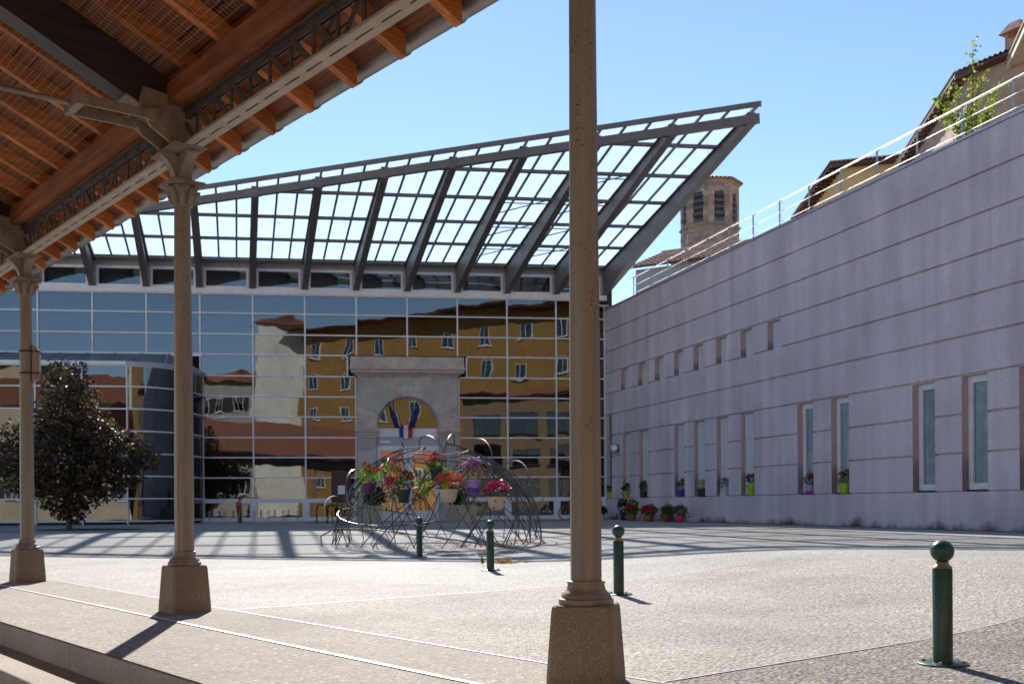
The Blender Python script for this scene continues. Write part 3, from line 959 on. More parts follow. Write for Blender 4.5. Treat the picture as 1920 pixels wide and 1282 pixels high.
def arcpane(t0, t1, z0, z1, n=14):
    vs = []; fs = []
    for k in range(n + 1):
        x, y = el(t0 + (t1 - t0) * k / n)
        vs += [(x, y, z0), (x, y, z1)]
    for k in range(n): fs.append((2 * k, 2 * k + 2, 2 * k + 3, 2 * k + 1))
    me = MB().add(vs, fs).mesh('curved_pane', GLASS_V, True)
    o = place(me, 'curved_pane', po)
for t0, t1 in ((0, R(58)), (R(58), R(90))):
    for i, z in enumerate(PR):
        arc(t0, t1, 0, z - .025, z + .025, 'curved_transom', WHITE_AL, .04)
        if i < len(PR) - 1: arcpane(t0, t1, PR[i + 1] + .025, z - .025)
for t in (R(58), R(90)):
    x, y = el(t)
    bx(po, 'mullion', WHITE_AL, x - .03, x + .03, y - .03, y + .03, .2, 5.93)
arc(0, R(90), 0, 5.956, 6.08, 'curved_gutter', GREY_AL, .10)
bx(po, 'gutter', WHITE_AL, px[-1], px[0], YF - .12, YF + .05, 5.956, 6.08)
ROOFG = glass('porch_roof_glass', .25, tint=(.35, .38, .42), wave=.001)
SLATE = M('porch_roof_panel', (.13, .14, .165), .35, var=.15)
zb_ = 6.80
for i in range(10):
    x1 = -17.4 - i * 1.0; x0 = x1 - .97
    y1f = YF if x0 < -18.3 else YF * .93
    MB().prism([(x0, y1f, 6.085), (x1, YF if x1 < -18.3 else YF * .93, 6.085), (x1 + .0, -.06, zb_), (x0, -.06, zb_)], (0, 0, .02)).build('roof_panel', SLATE, po)
    MB().bar((x0 - .015, y1f, 6.10), (x0 - .015, -.06, zb_ + .02), .03, .06).build('roof_bar', GREY_AL, po)
last = (-17.4, YF * .93)
for d in (35, 60, 78, 90):
    x, y = el(R(d))
    MB().prism([(last[0], last[1], 6.085), (x, y - .01, 6.085), (-17.4, -.06, zb_)], (0, 0, .02)).build('roof_panel', SLATE, po)
    MB().bar((x, y, 6.11), (-17.4, -.06, zb_ + .02), .03, .06).build('roof_bar', GREY_AL, po)
    last = (x, y)
bx(po, 'flashing', WHITE_AL, xb(NB), xb(8) + .1, -.09, -.062, 6.74, 6.87)
bx(po, 'porch_floor', INT_FLOOR, px[-1], -17.0, YF + .06, .06, .1, .215)

# ------------------------------------------------------------------ stone portal
por = thing('stone_portal', 'old grey stone arched doorway with cornice built into the glass front', 'portal', FLOC, FR)
XC = -8.096; HWD = 2.015; SPR = 3.96; RA = 1.25
Yf, Yb = -.16, .34
def wedge(t0, t1, mat):
    g = .006
    top = 6.0 - SPR
    def outer(t):
        c, s_ = math.cos(t), math.sin(t)
        k = min(HWD / abs(c) if abs(c) > 1e-6 else 9e9, top / s_ if s_ > 1e-6 else 9e9)
        return (c * k, s_ * k)
    n = 4
    inn = [(RA * math.cos(t0 + (t1 - t0) * i / n), RA * math.sin(t0 + (t1 - t0) * i / n)) for i in range(n + 1)]
    o0, o1 = outer(t0), outer(t1)
    ct = math.atan2(top, HWD)
    pts = inn + [o1]
    for c_ in (PI - ct, ct):
        if t0 < c_ < t1: pts.append((HWD if c_ == ct else -HWD, top))
    pts.append(o0)
    cx = sum(p[0] for p in pts) / len(pts); cz = sum(p[1] for p in pts) / len(pts)
    pts = [(cx + (p[0] - cx) * .992, cz + (p[1] - cz) * .992) for p in pts]
    yo = rng.uniform(-.008, .008)
    MB().prism([(XC + p[0], Yf + yo, SPR + p[1]) for p in pts], (0, Yb - Yf, 0)).build('voussoir', mat, por)
ts = [0, 24, 45, 64, 82, 98, 116, 135, 156, 180]
for a, b in zip(ts[:-1], ts[1:]): wedge(R(a), R(b), STONE if (a // 10) % 3 else STONE_R)
for s in (-1, 1):
    xa, xo = XC + s * RA, XC + s * HWD
    lo, hi = min(xa, xo), max(xa, xo)
    z = .2
    for h in (.62, .78, .70, .80, .44):
        bx(por, 'jamb_block', STONE, lo + .004, hi - .004, Yf + rng.uniform(-.008, .008), Yb, z + .004, z + h - .004)
        z += h
    for i, (e, z0, z1) in enumerate(((.02, 3.545, 3.66), (.06, 3.662, 3.78), (.10, 3.782, 3.90), (.07, 3.902, 3.957))):
        bx(por, 'impost_block', STONE_R, lo - e, hi + e, Yf - e, Yb, z0, z1)
for i, (e, z0, z1) in enumerate(((.03, 6.003, 6.07), (.12, 6.072, 6.13), (.24, 6.132, 6.25), (.30, 6.252, 6.33))):
    for j in range(3):
        w = 2 * (HWD + e) / 3
        bx(por, 'cornice_block', STONE_R, XC - HWD - e + w * j + .003, XC - HWD - e + w * (j + 1) - .003, Yf - e, Yb, z0, z1)
for j, (f0, f1) in enumerate(((0, .36), (.36, .68), (.68, 1))):
    w = 2 * (HWD + .27)
    bx(por, 'attic_block', STONE_R, XC - HWD - .27 + w * f0 + .004, XC - HWD - .27 + w * f1 - .004, Yf + .02, Yb, 6.334, 6.80)
# fanlight, lintel panel and double doors
n = 18
pts = [(XC + 1.2 * math.cos(PI * i / n), .05, 3.97 + 1.2 * math.sin(PI * i / n)) for i in range(n + 1)]
MB().prism(pts, (0, .012, 0)).build('fanlight', GLASS, por)
mb = MB()
for i in range(n):
    t0, t1 = PI * i / n, PI * (i + 1) / n
    q = [(XC + r * math.cos(t), SPR + r * math.sin(t)) for r, t in ((1.19, t0), (1.245, t0), (1.245, t1), (1.19, t1))]
    mb.prism([(x, -.02, z) for x, z in q], (0, .11, 0))
mb.build('fanlight_frame', GREY_AL, por, smooth=True)
bx(por, 'lintel_panel', WHITEP, XC - 1.24, XC + 1.24, -.06, .1, 3.60, 3.945)
bx(por, 'door_head', GREY_AL, XC - 1.24, XC + 1.24, -.04, .1, 3.24, 3.597)
bx(por, 'vent_grille', WHITE_AL, XC - 1.12, XC - .72, -.055, -.042, 3.36, 3.44)
DG = glass('door_glass', .3, wave=.003)
for s in (-1, 1):
    x0, x1 = (XC - 1.24, XC - .01) if s < 0 else (XC + .01, XC + 1.24)
    d = MB().box(x0, x0 + .15, -.03, .06, .23, 3.237).box(x1 - .15, x1, -.03, .06, .23, 3.237).box(x0 + .15, x1 - .15, -.03, .06, 3.05, 3.237).box(x0 + .15, x1 - .15, -.03, .06, .23, .62).build('door', WHITE_AL, por)
    pane(d, x0 + .15, x1 - .15, .62, 3.05, .01, DG)
    hx = x1 - .07 if s < 0 else x0 + .07
    MB().tube([(hx, -.03, 1.15), (hx, -.09, 1.15), (hx, -.09, 1.75), (hx, -.03, 1.75)], .015, 6).build('handle', INOX, d)
sh = MB().box(XC + .12, XC + .42, .02, .026, 2.55, 2.95).build('notice', M('notice_paper', (.55, .68, .66), .7), por)

# tricolour crest with flags over the door
BLUE = M('flag_blue', (.02, .05, .25), .7); WHT = M('flag_white', (.75, .75, .75), .7); RED = M('flag_red', (.45, .02, .03), .7)
base = FC + FX * (XC - .08) + FYv * -.10
fl = thing('flag_holder', 'blue white and red shield with flags above the portal door', 'flags', (base.x, base.y, 3.52), FR)
mb = MB()
for i in range(3):
    mb.cur = i
    x0 = -.26 + .173 * i
    zlo = [.07, 0.0, .07][i]
    if i == 0: poly = [(x0, .55), (x0, .09), (x0 + .17, .02), (x0 + .17, .55)]
    elif i == 1: poly = [(x0, .55), (x0, .02), (x0 + .087, -.01), (x0 + .17, .02), (x0 + .17, .55)]
    else: poly = [(x0, .55), (x0, .02), (x0 + .17, .09), (x0 + .17, .55)]
    mb.prism([(x, -.03, z) for x, z in poly], (0, .03, 0))
mb.build('shield', [BLUE, WHT, RED], fl)
def flag(x0, lean, cols, h):
    top = Vector((x0 + lean, -.42, .5 + h))
    MB().tube([(x0, -.04, .45), top], .012, 6).build('pole', DARKM, fl)
    mb = MB(); n = 10
    for ci in range(3):
        mb.cur = ci
        for i in range(n):
            def P(i, c):
                f = i / n
                z = top.z - f * h * 1.05
                xx = top.x - lean * f * .8 + (c / 3 - .5) * (.04 + .16 * f) + .015 * math.sin(f * 9 + c)
                return Vector((xx, top.y + .25 * f + .03 * math.sin(c * 2.1 + f * 5), z))
            p = [P(i, ci), P(i, ci + 1), P(i + 1, ci + 1), P(i + 1, ci)]
            mb.prism(p, (0, .006, 0))
    mb.build('flag_cloth', cols, fl)
flag(-.17, -.34, [BLUE, WHT, RED], 1.0)
flag(-.25, -.44, [DARKM, BLUE, DARKM], .95)
flag(.14, .32, [BLUE, BLUE, BLUE], 1.0)
flag(.2, .36, [DARKM, BLUE, DARKM], .92)
# ------------------------------------------------------------------ lilac wall
WLOC = (FC.x, FC.y, 0)
lw = thing('lilac_wall', 'long lilac rendered building wall with grooved courses and recessed windows', 'building', WLOC, WR)
def wxY(Y): return (44.0 - Y) / .9585
XE = 44.0
G = .019
Zc = [EYE + .21 + .855 * i for i in range(10)]      # course joints 1.07 ... 8.765
ZTOP = EYE + 7.93
big = [(wxY(y), wxY(y - .77)) for y in (42.2, 40.6, 37.64, 36.16, 34.6, 33.05, 29.96, 28.37, 25.16, 23.54, 21.9, 18.7, 17.1, 13.9, 12.3)]
small = [(wxY(y), wxY(y - .70)) for y in (42.35, 40.7, 39.2, 37.64, 36.16, 34.6, 33.05, 31.49)]
slot = (wxY(43.75), wxY(43.3))                      # dark narrow slot by the corner
TH = .26
def course(x0, x1, z0, z1):
    w = MB()
    b = .012
    t_ = z0 - 2 * G + .001 if z0 > 0 else z0
    prof = [(0.0 + b, z0), (0.0, z0 + b), (0.0, z1 - b), (0.0 + b, z1), (TH, z1), (TH, t_), (.06, t_), (.06, z0)]
    if z0 <= 0: prof = prof[:5] + [(TH, z0)]
    w.prism([(x0, y, z) for y, z in prof], (x1 - x0, 0, 0)).build('render_course', LILAC, lw)
def segs(opens, x0, x1):
    out = []; c = x0
    for a, b in sorted(opens):
        out.append((c, a)); c = b
    out.append((c, x1)); return out
course(0, XE, -.2, Zc[0] - .0)                       # plinth
for i in range(3):
    for a, b in segs([slot] + big, 0.0, XE): course(a, b, Zc[i] + G, Zc[i + 1] - (G if i < 2 else G))
for i in (3,):
    for a, b in segs([slot], 0.0, XE): course(a, b, Zc[i] + G, Zc[i + 1] - G)
course(0, XE, Zc[4] + G, Zc[5] - G)
for a, b in segs(small, 0.0, XE): course(a, b, Zc[5] + G, Zc[6] - G)
course(0, XE, Zc[6] + G, Zc[7] - G)
course(0, XE, Zc[7] + G, Zc[8] - G)
course(0, XE, Zc[8] + G, ZTOP)
bx(lw, 'core_wall', LILAC_BOUNCE, -.02, XE, .262, .60, -.2, ZTOP - .02)
bx(lw, 'roof_terrace', CONC, -.02, XE, .61, 16, ZTOP - .4, ZTOP - .22)
bx(lw, 'end_wall', LILAC, XE + .003, XE + .3, 0, 16, -.2, ZTOP - .3)
bx(lw, 'wall_coping', COPING, -.02, XE, -.03, .64, ZTOP + .002, ZTOP + .06)
bx(lw, 'dark_slot', BLACK, slot[0], slot[1], .14, .26, Zc[0], Zc[4] - .02)
bx(lw, 'base_groove', DARKM, 4, XE, -.05, -.004, .15, .232)
REV = MB().box(0, .004, 0, TH, 0, 1).mesh('reveal', LILAC_BOUNCE)
def fill_joints(a, b, z0, z1):
    # jambs tinted warm, the orange bounced light put into their colour
    for x in (a, b - .004):
        place(REV, 'reveal', lw, (x + (.002 if x == a else -.002), .004, z0 + .02), scale=(1, .98, z1 - z0 - .04))
for i, (a, b) in enumerate(big):
    z0, z1 = Zc[0], Zc[3] - G
    fill_joints(a, b, z0, z1)
    shut = i < 6
    w = bx(lw, 'window', WHITE_AL, a + .008, a + .14, .17, .25, z0 + .05, z1 - .005)
    MB().box(b - .14, b - .008, .17, .25, z0 + .05, z1 - .005).build('frame', WHITE_AL, w)
    MB().box(a + .1402, b - .1402, .17, .25, z1 - .15, z1 - .005).build('frame', WHITE_AL, w)
    MB().box(a + .1402, b - .1402, .17, .25, z0 + .05, z0 + .19).build('frame', WHITE_AL, w)
    MB().box(a + .006, b - .006, -.02 + .14, .255, z0 + .004, z0 + .045).build('sill', DARKM if not shut else COPING, w)
    if shut:
        for j in range(24):
            zz = z0 + .06 + j * (z1 - z0 - .08) / 24
            MB().box(a + .02, b - .02, .135, .165, zz, zz + (z1 - z0 - .08) / 24 - .006).build('shutter_slat', SHUT, w)
    else:
        pane(w, a + .1402, b - .1402, z0 + .19, z1 - .15, .22, GLASS_F)
        MB().box(a + .15, b - .15, .245, .25, z0 + .19, z1 - .15).build('net_curtain', M('net_curtain', (.62, .72, .75), .9) if 'net_curtain' not in bpy.data.materials else bpy.data.materials['net_curtain'], w)
for i, (a, b) in enumerate(small):
    z0, z1 = Zc[5], Zc[6] - G
    fill_joints(a, b, z0, z1)
    w = bx(lw, 'small_window', WHITE_AL, a + .01, b - .01, .19, .25, z0 + .03, z0 + .09)
    for j in range(8):
        zz = z0 + .095 + j * (z1 - z0 - .10) / 8
        MB().box(a + .02, b - .02, .17, .2, zz, zz + (z1 - z0 - .10) / 8 - .007).build('shutter_slat', SHUT, w)

# steel railing on the wall
rl = thing('terrace_railing', 'thin stainless steel railing with three rails along the top of the lilac wall', 'railing', (FC.x, FC.y, ZTOP + .06), WR)
posts = [wxY(41.7 - 1.49 * i) for i in range(20)]
pm = MB().box(-.025, .025, -.012, .012, 0, .84).mesh('post', GREY_AL)
for x in posts: place(pm, 'post', rl, (x, .3, .002))
for z, r in ((.86, .023), (.52, .011), (.22, .011)):
    MB().tube([(posts[0] - .3, .3 - (.028 if z < .8 else 0), z), (posts[-1] + .5, .3 - (.028 if z < .8 else 0), z)], r, 8).build('rail', INOX, rl, smooth=True)

# convex mirror and flood light near the corner
w = FC + WX * wxY(42.6) + WYv * -.22
t = thing('convex_mirror', 'small round convex mirror on the lilac wall near the corner', 'mirror', (w.x, w.y, EYE + 2.2), WR + R(35))
MB().lathe([(.20, -.02), (.215, 0), (.20, .02)], 20).build('rim', GREEN, t, rot=(R(90), 0, 0))
MB().lathe([(.19, .021), (.15, .04), (.08, .05), (.01, .053)], 20).build('mirror_glass', INOX, t, smooth=True, rot=(R(90), 0, 0))
MB().tube([(0, .02, 0), (.12, .22, 0)], .02, 6).build('arm', DARKM, t)
w = FC + FX * -.12 + FYv * -.35
t = thing('flood_light', 'black floodlight box under the canopy beside the lilac wall', 'floodlight', (w.x, w.y, EYE + 8.0), FR)
MB().prism([(-.22, -.12, 0), (.22, -.12, 0), (.16, .1, .2), (-.16, .1, .2)], (0, .06, .1)).build('housing', BLACK, t)
MB().box(-.2, .2, -.135, -.122, .02, .1).build('lens', GREY_AL, t)
MB().bar((0, .05, .25), (0, .33, .34), .05, .05).build('bracket', DARKM, t)

# ------------------------------------------------------------------ bollards
bm = {}
bm['post'] = MB().lathe([(.05, .012), (.05, .50), (.047, .505), (.044, .506)], 24).mesh('post', GREEN, True)
bm['collar'] = MB().lathe([(.050, .5065), (.046, .515), (.034, .525), (.03, .533), (.036, .54)], 24).mesh('collar', BRASSY, True)
bm['ball'] = MB().sphere((0, 0, .595), .060, 28, 18, .98).mesh('ball', GREEN, True)
mbp = MB().lathe([(.128, .0), (.128, .009), (.122, .0125), (.05, .013)], 28)
bm['base_plate'] = mbp.mesh('base_plate', GREEN, True)
bolt = MB().lathe([(.011, .0132), (.011, .02), (.008, .024)], 6).mesh('bolt', BRASSY)
BOL = [(2.265, 5.62, 'nearest green bollard with a ball top, standing right on the coarse paving'),
       (1.0, 10.04, 'green ball-topped bollard just right of the centre column'),
       (-.285, 13.9, 'green ball-topped bollard before the right side of the flower dome'),
       (-1.53, 17.6, 'smallest green ball-topped bollard in front of the flower dome centre')]
for x, y, l in BOL:
    t = thing('bollard', l, 'bollard', (x, y, gz(x, y) + .004), .3 * x, 'green bollards across the plaza')
    t.rotation_euler = (R(.4), R(-.7 if x > 2 else -.3), .3 * x)
    s = 1.0
    for nm, me in bm.items(): place(me, nm, t)
    for k in range(4):
        place(bolt, 'bolt', t, (.098 * math.cos(k * PI / 2 + .4), .098 * math.sin(k * PI / 2 + .4), 0))

# ------------------------------------------------------------------ plants and pots
LIME = foliage('leaf_lime', [(0, (.14, .28, .015)), (.5, (.28, .46, .03)), (1, (.46, .62, .08))])
LEAF = foliage('leaf_green', [(0, (.025, .07, .015)), (.5, (.07, .16, .03)), (1, (.16, .3, .05))])
LEAFD = foliage('leaf_dark', [(0, (.008, .022, .008)), (.6, (.02, .05, .014)), (1, (.05, .1, .03))])
DRY = foliage('leaf_dry', [(0, (.12, .09, .03)), (.5, (.25, .2, .07)), (1, (.3, .3, .1))])
def petal(name, c): return foliage(name, [(0, tuple(k * .6 for k in c)), (.6, c), (1, tuple(min(1, k * 1.4 + .04) for k in c))], .4)
FCOL = {'red': petal('petal_red', (.55, .02, .03)), 'pink': petal('petal_pink', (.75, .08, .25)), 'coral': petal('petal_coral', (.85, .14, .09)),
        'mauve': petal('petal_mauve', (.50, .30, .50)), 'magenta': petal('petal_magenta', (.62, .02, .16)), 'yellow': petal('petal_yellow', (.8, .55, .04)), 'maroon': petal('petal_maroon', (.16, .02, .04))}
PCOL = {'purple': (.12, .015, .10), 'crimson': (.55, .02, .06), 'dark green': (.01, .05, .035), 'lime': (.34, .52, .02), 'cream': (.66, .54, .40), 'lilac': (.42, .3, .6), 'violet': (.12, .04, .35),
        'beige': (.5, .42, .3), 'white': (.6, .6, .58), 'terracotta': (.38, .12, .06), 'dark': (.02, .02, .025), 'red': (.35, .02, .02), 'pink': (.75, .03, .25), 'yellow': (.5, .42, .04), 'magenta': (.35, .02, .2), 'plum': (.06, .015, .05)}
PMAT = {k: M('pot_' + k.replace(' ', '_'), v, .45, var=.1) for k, v in PCOL.items()}
SOIL = M('soil', (.035, .025, .018), .95)
def quadleaf(mb, p, d, s, rng, asp=.55):
    d = d.normalized()
    x = d.cross(Vector((rng.gauss(0, 1), rng.gauss(0, 1), rng.gauss(0, 1))))
    if x.length < 1e-4: return
    x.normalize(); x *= s * asp / 2
    up = d.cross(x).normalized() * s * .12
    a = p; b = p + d * s * .5 + x + up; c = p + d * s; e = p + d * s * .5 - x + up
    mb.add([a, b, c, e], [(0, 1, 2), (0, 2, 3)])
def bush(rng, r, h, n, s, trail=0.0, base=.0):
    mb = MB()
    for i in range(n):
        v = Vector((rng.gauss(0, 1), rng.gauss(0, 1), rng.gauss(0, 1))).normalized()
        k = rng.random() ** .45
        p = Vector((v.x * r * k, v.y * r * k, base + h * .45 + v.z * h * .5 * k))
        if rng.random() < trail: p = Vector((v.x * r * 1.1, v.y * r * 1.1, base - rng.random() * .18))
        quadleaf(mb, p, Vector((v.x, v.y, v.z + .5 + rng.gauss(0, .4))), s * rng.uniform(.6, 1.2), rng)
    return mb
def flowers(rng, r, h, heads, size, base=.0):
    mb = MB()
    for i in range(heads):
        t = rng.uniform(0, 2 * PI); k = rng.random() ** .5
        c = Vector((math.cos(t) * r * k, math.sin(t) * r * k, base + h * (1.0 - .45 * k * k) + rng.uniform(-.03, .05)))
        for j in range(22):
            v = Vector((rng.gauss(0, 1), rng.gauss(0, 1), rng.gauss(0, 1) + .3)).normalized()
            quadleaf(mb, c + v * size * .45, v + Vector((rng.gauss(0, .5), rng.gauss(0, .5), rng.gauss(0, .5))), size * .55, rng, .9)
    return mb
pid = [0]
def pot(loc, rz, kind, col, leaf, fl, label, group, w=.28, h=.24, ph=.26, heads=5, dens=170, hang=False, hook=None, trail=.05, ls=.07, fs=.06, spread=1.25, accent=None):
    pid[0] += 1
    r = random.Random(100 + pid[0])
    t = thing({'round': 'flower_pot', 'box': 'flower_box', 'bowl': 'hanging_pot'}[kind], label, 'flower pot', loc, rz, group)
    R_ = w / 2
    if kind == 'box':
        p = MB().hexa([(-R_ * .85, -.07, 0), (R_ * .85, -.07, 0), (R_ * .85, .07, 0), (-R_ * .85, .07, 0), (-R_, -.09, h), (R_, -.09, h), (R_, .09, h), (-R_, .09, h)]).build('pot', PMAT[col], t)
        MB().box(-R_ * 1.03, R_ * 1.03, -.096, .096, h + .001, h + .02).build('rim', PMAT[col], p)
    elif kind == 'bowl':
        p = MB().lathe([(R_ * .45, 0), (R_ * .68, h * .12), (R_ * .88, h * .45), (R_ * .97, h * .88), (R_ * 1.06, h * .89), (R_ * 1.06, h), (R_ * .95, h)], 20).build('pot', PMAT[col], t, smooth=True)
    else:
        p = MB().lathe([(R_ * .66, 0), (R_ * .72, h * .05), (R_ * .93, h * .82), (R_ * 1.04, h * .83), (R_ * 1.04, h), (R_ * .92, h)], 20).build('pot', PMAT[col], t, smooth=True)
    if accent:
        MB().lathe([(R_ * .72, h * .02), (R_ * .80, h * .03), (R_ * .92, h * .42), (R_ * .86, h * .42)], 20).build('pot_holder', PMAT[accent], t, smooth=True)
    bush(r, R_ * spread, ph, dens, ls, trail, h).build('foliage', leaf, t)
    if fl:
        flowers(r, R_ * spread * .9, ph, heads, fs, h).build('flowers', FCOL[fl], t)['kind'] = 'stuff'
    if hang:
        mb = MB()
        for k in range(3):
            a = 2 * PI * k / 3 + .3
            mb.tube([(R_ * math.cos(a), R_ * math.sin(a), h), (0, 0, h + hang)], .004, 4)
        mb.build('hanger', DARKM, t)
    if hook:
        MB().tube([(R_ * .6, 0, h), (R_ * .55, 0, h + .30), (R_ * .4, 0, h + .40), (R_ * .2, 0, h + .38)], .010, 5).build('hook_handle', PMAT[hook], t)
    return t

# rod dome
DX, DY = -1.48, 21.6
DZ = gz(DX, DY)
dome = thing('rod_dome', 'igloo-shaped sculpture of bent rusty rods hung with flower pots', 'sculpture', (DX, DY, DZ), FR)
RX, RY, RZ_ = 2.15, 1.75, 1.98
rng = random.Random(12)
def dpt(th, ph, k=1.0):      # th azimuth, ph elevation
    return Vector((RX * k * math.cos(ph) * math.cos(th), RY * k * math.cos(ph) * math.sin(th), RZ_ * k * math.sin(ph)))
def rod(pts, r=.0105, nm='rod'):
    MB().tube(pts, r, 6).build(nm, RODM, dome, smooth=True)
for i in range(31):            # arches thrown from the ground over the dome
    th0 = 2 * PI * i / 31 + rng.uniform(-.06, .06)
    sweep = rng.choice((-1, 1)) * rng.uniform(.5, 2.3)
    top = rng.uniform(.75, 1.5)
    k = rng.uniform(.95, 1.03); pts = []
    n = 18
    endf = rng.uniform(.78, 1.0)
    for j in range(n + 1):
        f = j / n * endf
        ph = top * math.sin(PI * f)
        pts.append(dpt(th0 + sweep * (f - .0) * 1.3, max(0.0, ph), k * (1 + .015 * math.sin(3 * f * PI + i))))
    pts[0].z = .004
    rod(pts)
for i in range(22):            # straighter struts near the ground
    th = rng.uniform(0, 2 * PI); d = rng.choice((-1, 1)) * rng.uniform(.15, .5)
    a = dpt(th, 0, 1.0); a.z = .004
    rod([a, dpt(th + d * .5, .3, .99), dpt(th + d, rng.uniform(.5, .85), .99)], .011)
for i in range(4):             # rings tying the rods together
    ph = .3 + .3 * i; t0 = rng.uniform(0, 6)
    rod([dpt(t0 + 2 * PI * j / 30 * rng.uniform(.995, 1.005), ph + .09 * math.sin(2 * PI * j / 30 * 2 + i), 1.0) for j in range(rng.randint(12, 22))], .0115)
for (th, ph, s, sw) in ((-2.6, .55, .55, .8), (-2.2, 1.0, .5, .9), (-1.9, 1.3, .42, .8), (-1.2, 1.32, .45, -.9), (-.75, 1.05, .55, -.9), (-.35, .75, .5, -.6), (-.1, .5, .4, .5), (-2.95, .35, .5, .5)):
    c = dpt(th, ph, 1.0)       # loops standing off the surface
    n = c.normalized(); tx = n.cross(Vector((0, 0, 1))).normalized(); ty = tx.cross(n)
    dirv = (tx * math.cos(sw) + ty * math.sin(sw))
    rod([c + dirv * s * 1.3 * math.cos(PI * j / 14) + n * s * .62 * math.sin(PI * j / 14) for j in range(15)], .0125, 'loop')
rod([Vector((-2.3, -.9, .02)), Vector((-2.32, -.9, .22)), Vector((-2.05, -.95, .36)), Vector((-1.3, -1.15, .34)), Vector((-.4, -1.4, .22)), Vector((.5, -1.65, .1)), Vector((.9, -1.72, .01))], .016, 'loop')

def at(px, py, Y):      # a point seen at that pixel of the photograph, at depth Y
    u, v = px - 960, 945 - py
    u2, v2 = u + .0065 * v, v - .0065 * u
    return Vector((u2 / 2000 * Y, Y, EYE + v2 / 2000 * Y))
HP = [(692, 925, 20.9, 'bowl', 'purple', LIME, 'red', 'purple pot with lime foliage and a red bloom, left in the rod dome', .27, .20, .28, 3, 220),
      (730, 910, 21.6, 'bowl', 'crimson', LIME, 'pink', 'crimson pot with bright green leaves inside the rod dome', .25, .17, .24, 3, 160),
      (757, 942, 21.0, 'round', 'dark green', LEAF, 'coral', 'dark green pot with coral geraniums low in the rod dome', .27, .25, .30, 4, 190),
      (797, 931, 21.3, 'round', 'lime', LIME, 'mauve', 'small lime pot with green leaves in the middle of the rod dome', .20, .17, .22, 2, 150),
      (812, 911, 22.4, 'bowl', 'beige', LIME, None, 'beige pot half hidden behind the dark green one, high in the dome', .26, .18, .30, 3, 150),
      (818, 901, 21.2, 'round', 'dark green', LEAF, 'red', 'dark green pot with red geraniums, highest in the rod dome', .25, .25, .18, 4, 150),
      (836, 918, 22.2, 'round', 'lime', LIME, None, 'lime pot deep inside the dome behind the cream pot', .2, .2, .2, 2, 120),
      (841, 942, 20.8, 'bowl', 'cream', DRY, 'coral', 'big cream pot with coral pink geraniums in the centre of the dome', .36, .25, .24, 9, 150),
      (887, 925, 20.9, 'round', 'lilac', DRY, 'mauve', 'lilac pot with mauve flowers on the right of the dome', .28, .26, .34, 14, 190),
      (931, 956, 20.8, 'bowl', 'cream', LEAFD, 'magenta', 'cream pot with magenta geraniums at the right end of the dome', .35, .25, .24, 8, 170)]
for (x, y, Y, kd, c, lf, fl, l, w, h, ph, hd, dn) in HP:
    Y -= .8
    p = at(x, y, Y)
    pot(p, .3, kd, c, lf, fl, l, 'flower pots hung in the rod dome', w, h, ph * 1.1, int(hd * 1.7), dn, hang=.34, fs=.085, spread=1.4, accent='violet' if c == 'lilac' else None)
# fallen petals, dry tuft
mb = MB(); r = random.Random(3)
for i in range(90):
    x, y = DX + r.uniform(-.4, 2.2), DY + r.uniform(-1.6, .9)
    quadleaf(mb, Vector((x, y, gz(x, y) + .012)), Vector((r.gauss(0, 1), r.gauss(0, 1), .15)), .05, r, .8)
tag(mb.build('fallen_petals', FCOL['coral']), 'red petals scattered on the ground under the rod dome', 'petals', kind='stuff')
t = thing('dry_tuft', 'dry straw-coloured grass tuft beside the third bollard', 'grass tuft', at(945, 1055, 15.6).xy.to_3d() + Vector((0, 0, gz(-.1, 15.6) + .004)))
mb = MB()
for i in range(150):
    quadleaf(mb, Vector((r.gauss(0, .09), r.gauss(0, .09), 0)), Vector((r.gauss(0, 1), r.gauss(0, 1), r.uniform(.1, .7))), r.uniform(.05, .12), r, .14)
mb.build('blades', foliage('straw', [(0, (.3, .18, .08)), (1, (.55, .38, .2))]), t)
t2 = thing('weed', 'thin green weed sprouting left of the third bollard', 'weed', at(903, 1060, 15).xy.to_3d() + Vector((0, 0, gz(-.4, 15) + .004)))
mb = MB()
for i in range(14):
    quadleaf(mb, Vector((r.gauss(0, .01), r.gauss(0, .01), r.uniform(0, .1))), Vector((r.gauss(0, .3), r.gauss(0, .3), 1)), r.uniform(.05, .1), r, .2)
mb.build('blades', LEAF, t2)

# pots on the window sills of the lilac wall and along its foot
def wallp(px, out, z):
    u = px - 960
    Y = 16.94 / (u / 2000 + .2975)
    w = FC + WX * wxY(Y) + WYv * -out
    return (w.x, w.y, z if z is not None else gz(w.x, w.y) + .004)
SZ = Zc[0] + .003
SP = [(1144, 'round', 'yellow', LEAFD, None, 'yellow pot with dark leaves on the first sill by the corner'),
      (1173, 'round', 'yellow', LEAFD, 'maroon', 'small yellow pot with dark red leaves on the second sill'),
      (1205, 'round', 'plum', LEAF, 'maroon', 'dark plum pot with a green plant on the third sill'),
      (1275, 'round', 'violet', LEAF, 'red', 'violet pot with red blooms on a lilac wall sill'),
      (1315, 'box', 'plum', LIME, None, 'dark plum planter with a lime plant on a lilac wall sill'),
      (1356, 'box', 'white', LEAF, 'red', 'pale window box with red geraniums on a lilac wall sill'),
      (1407, 'round', 'lime', LEAF, 'pink', 'tall lime pot with one pink bloom on a lilac wall sill'),
      (1517, 'round', 'lilac', LEAF, 'pink', 'lilac and magenta pot with pink geraniums on a window sill'),
      (1581, 'bowl', 'lime', DRY, 'maroon', 'lime bowl with a straggling plant on the sill nearest the camera')]
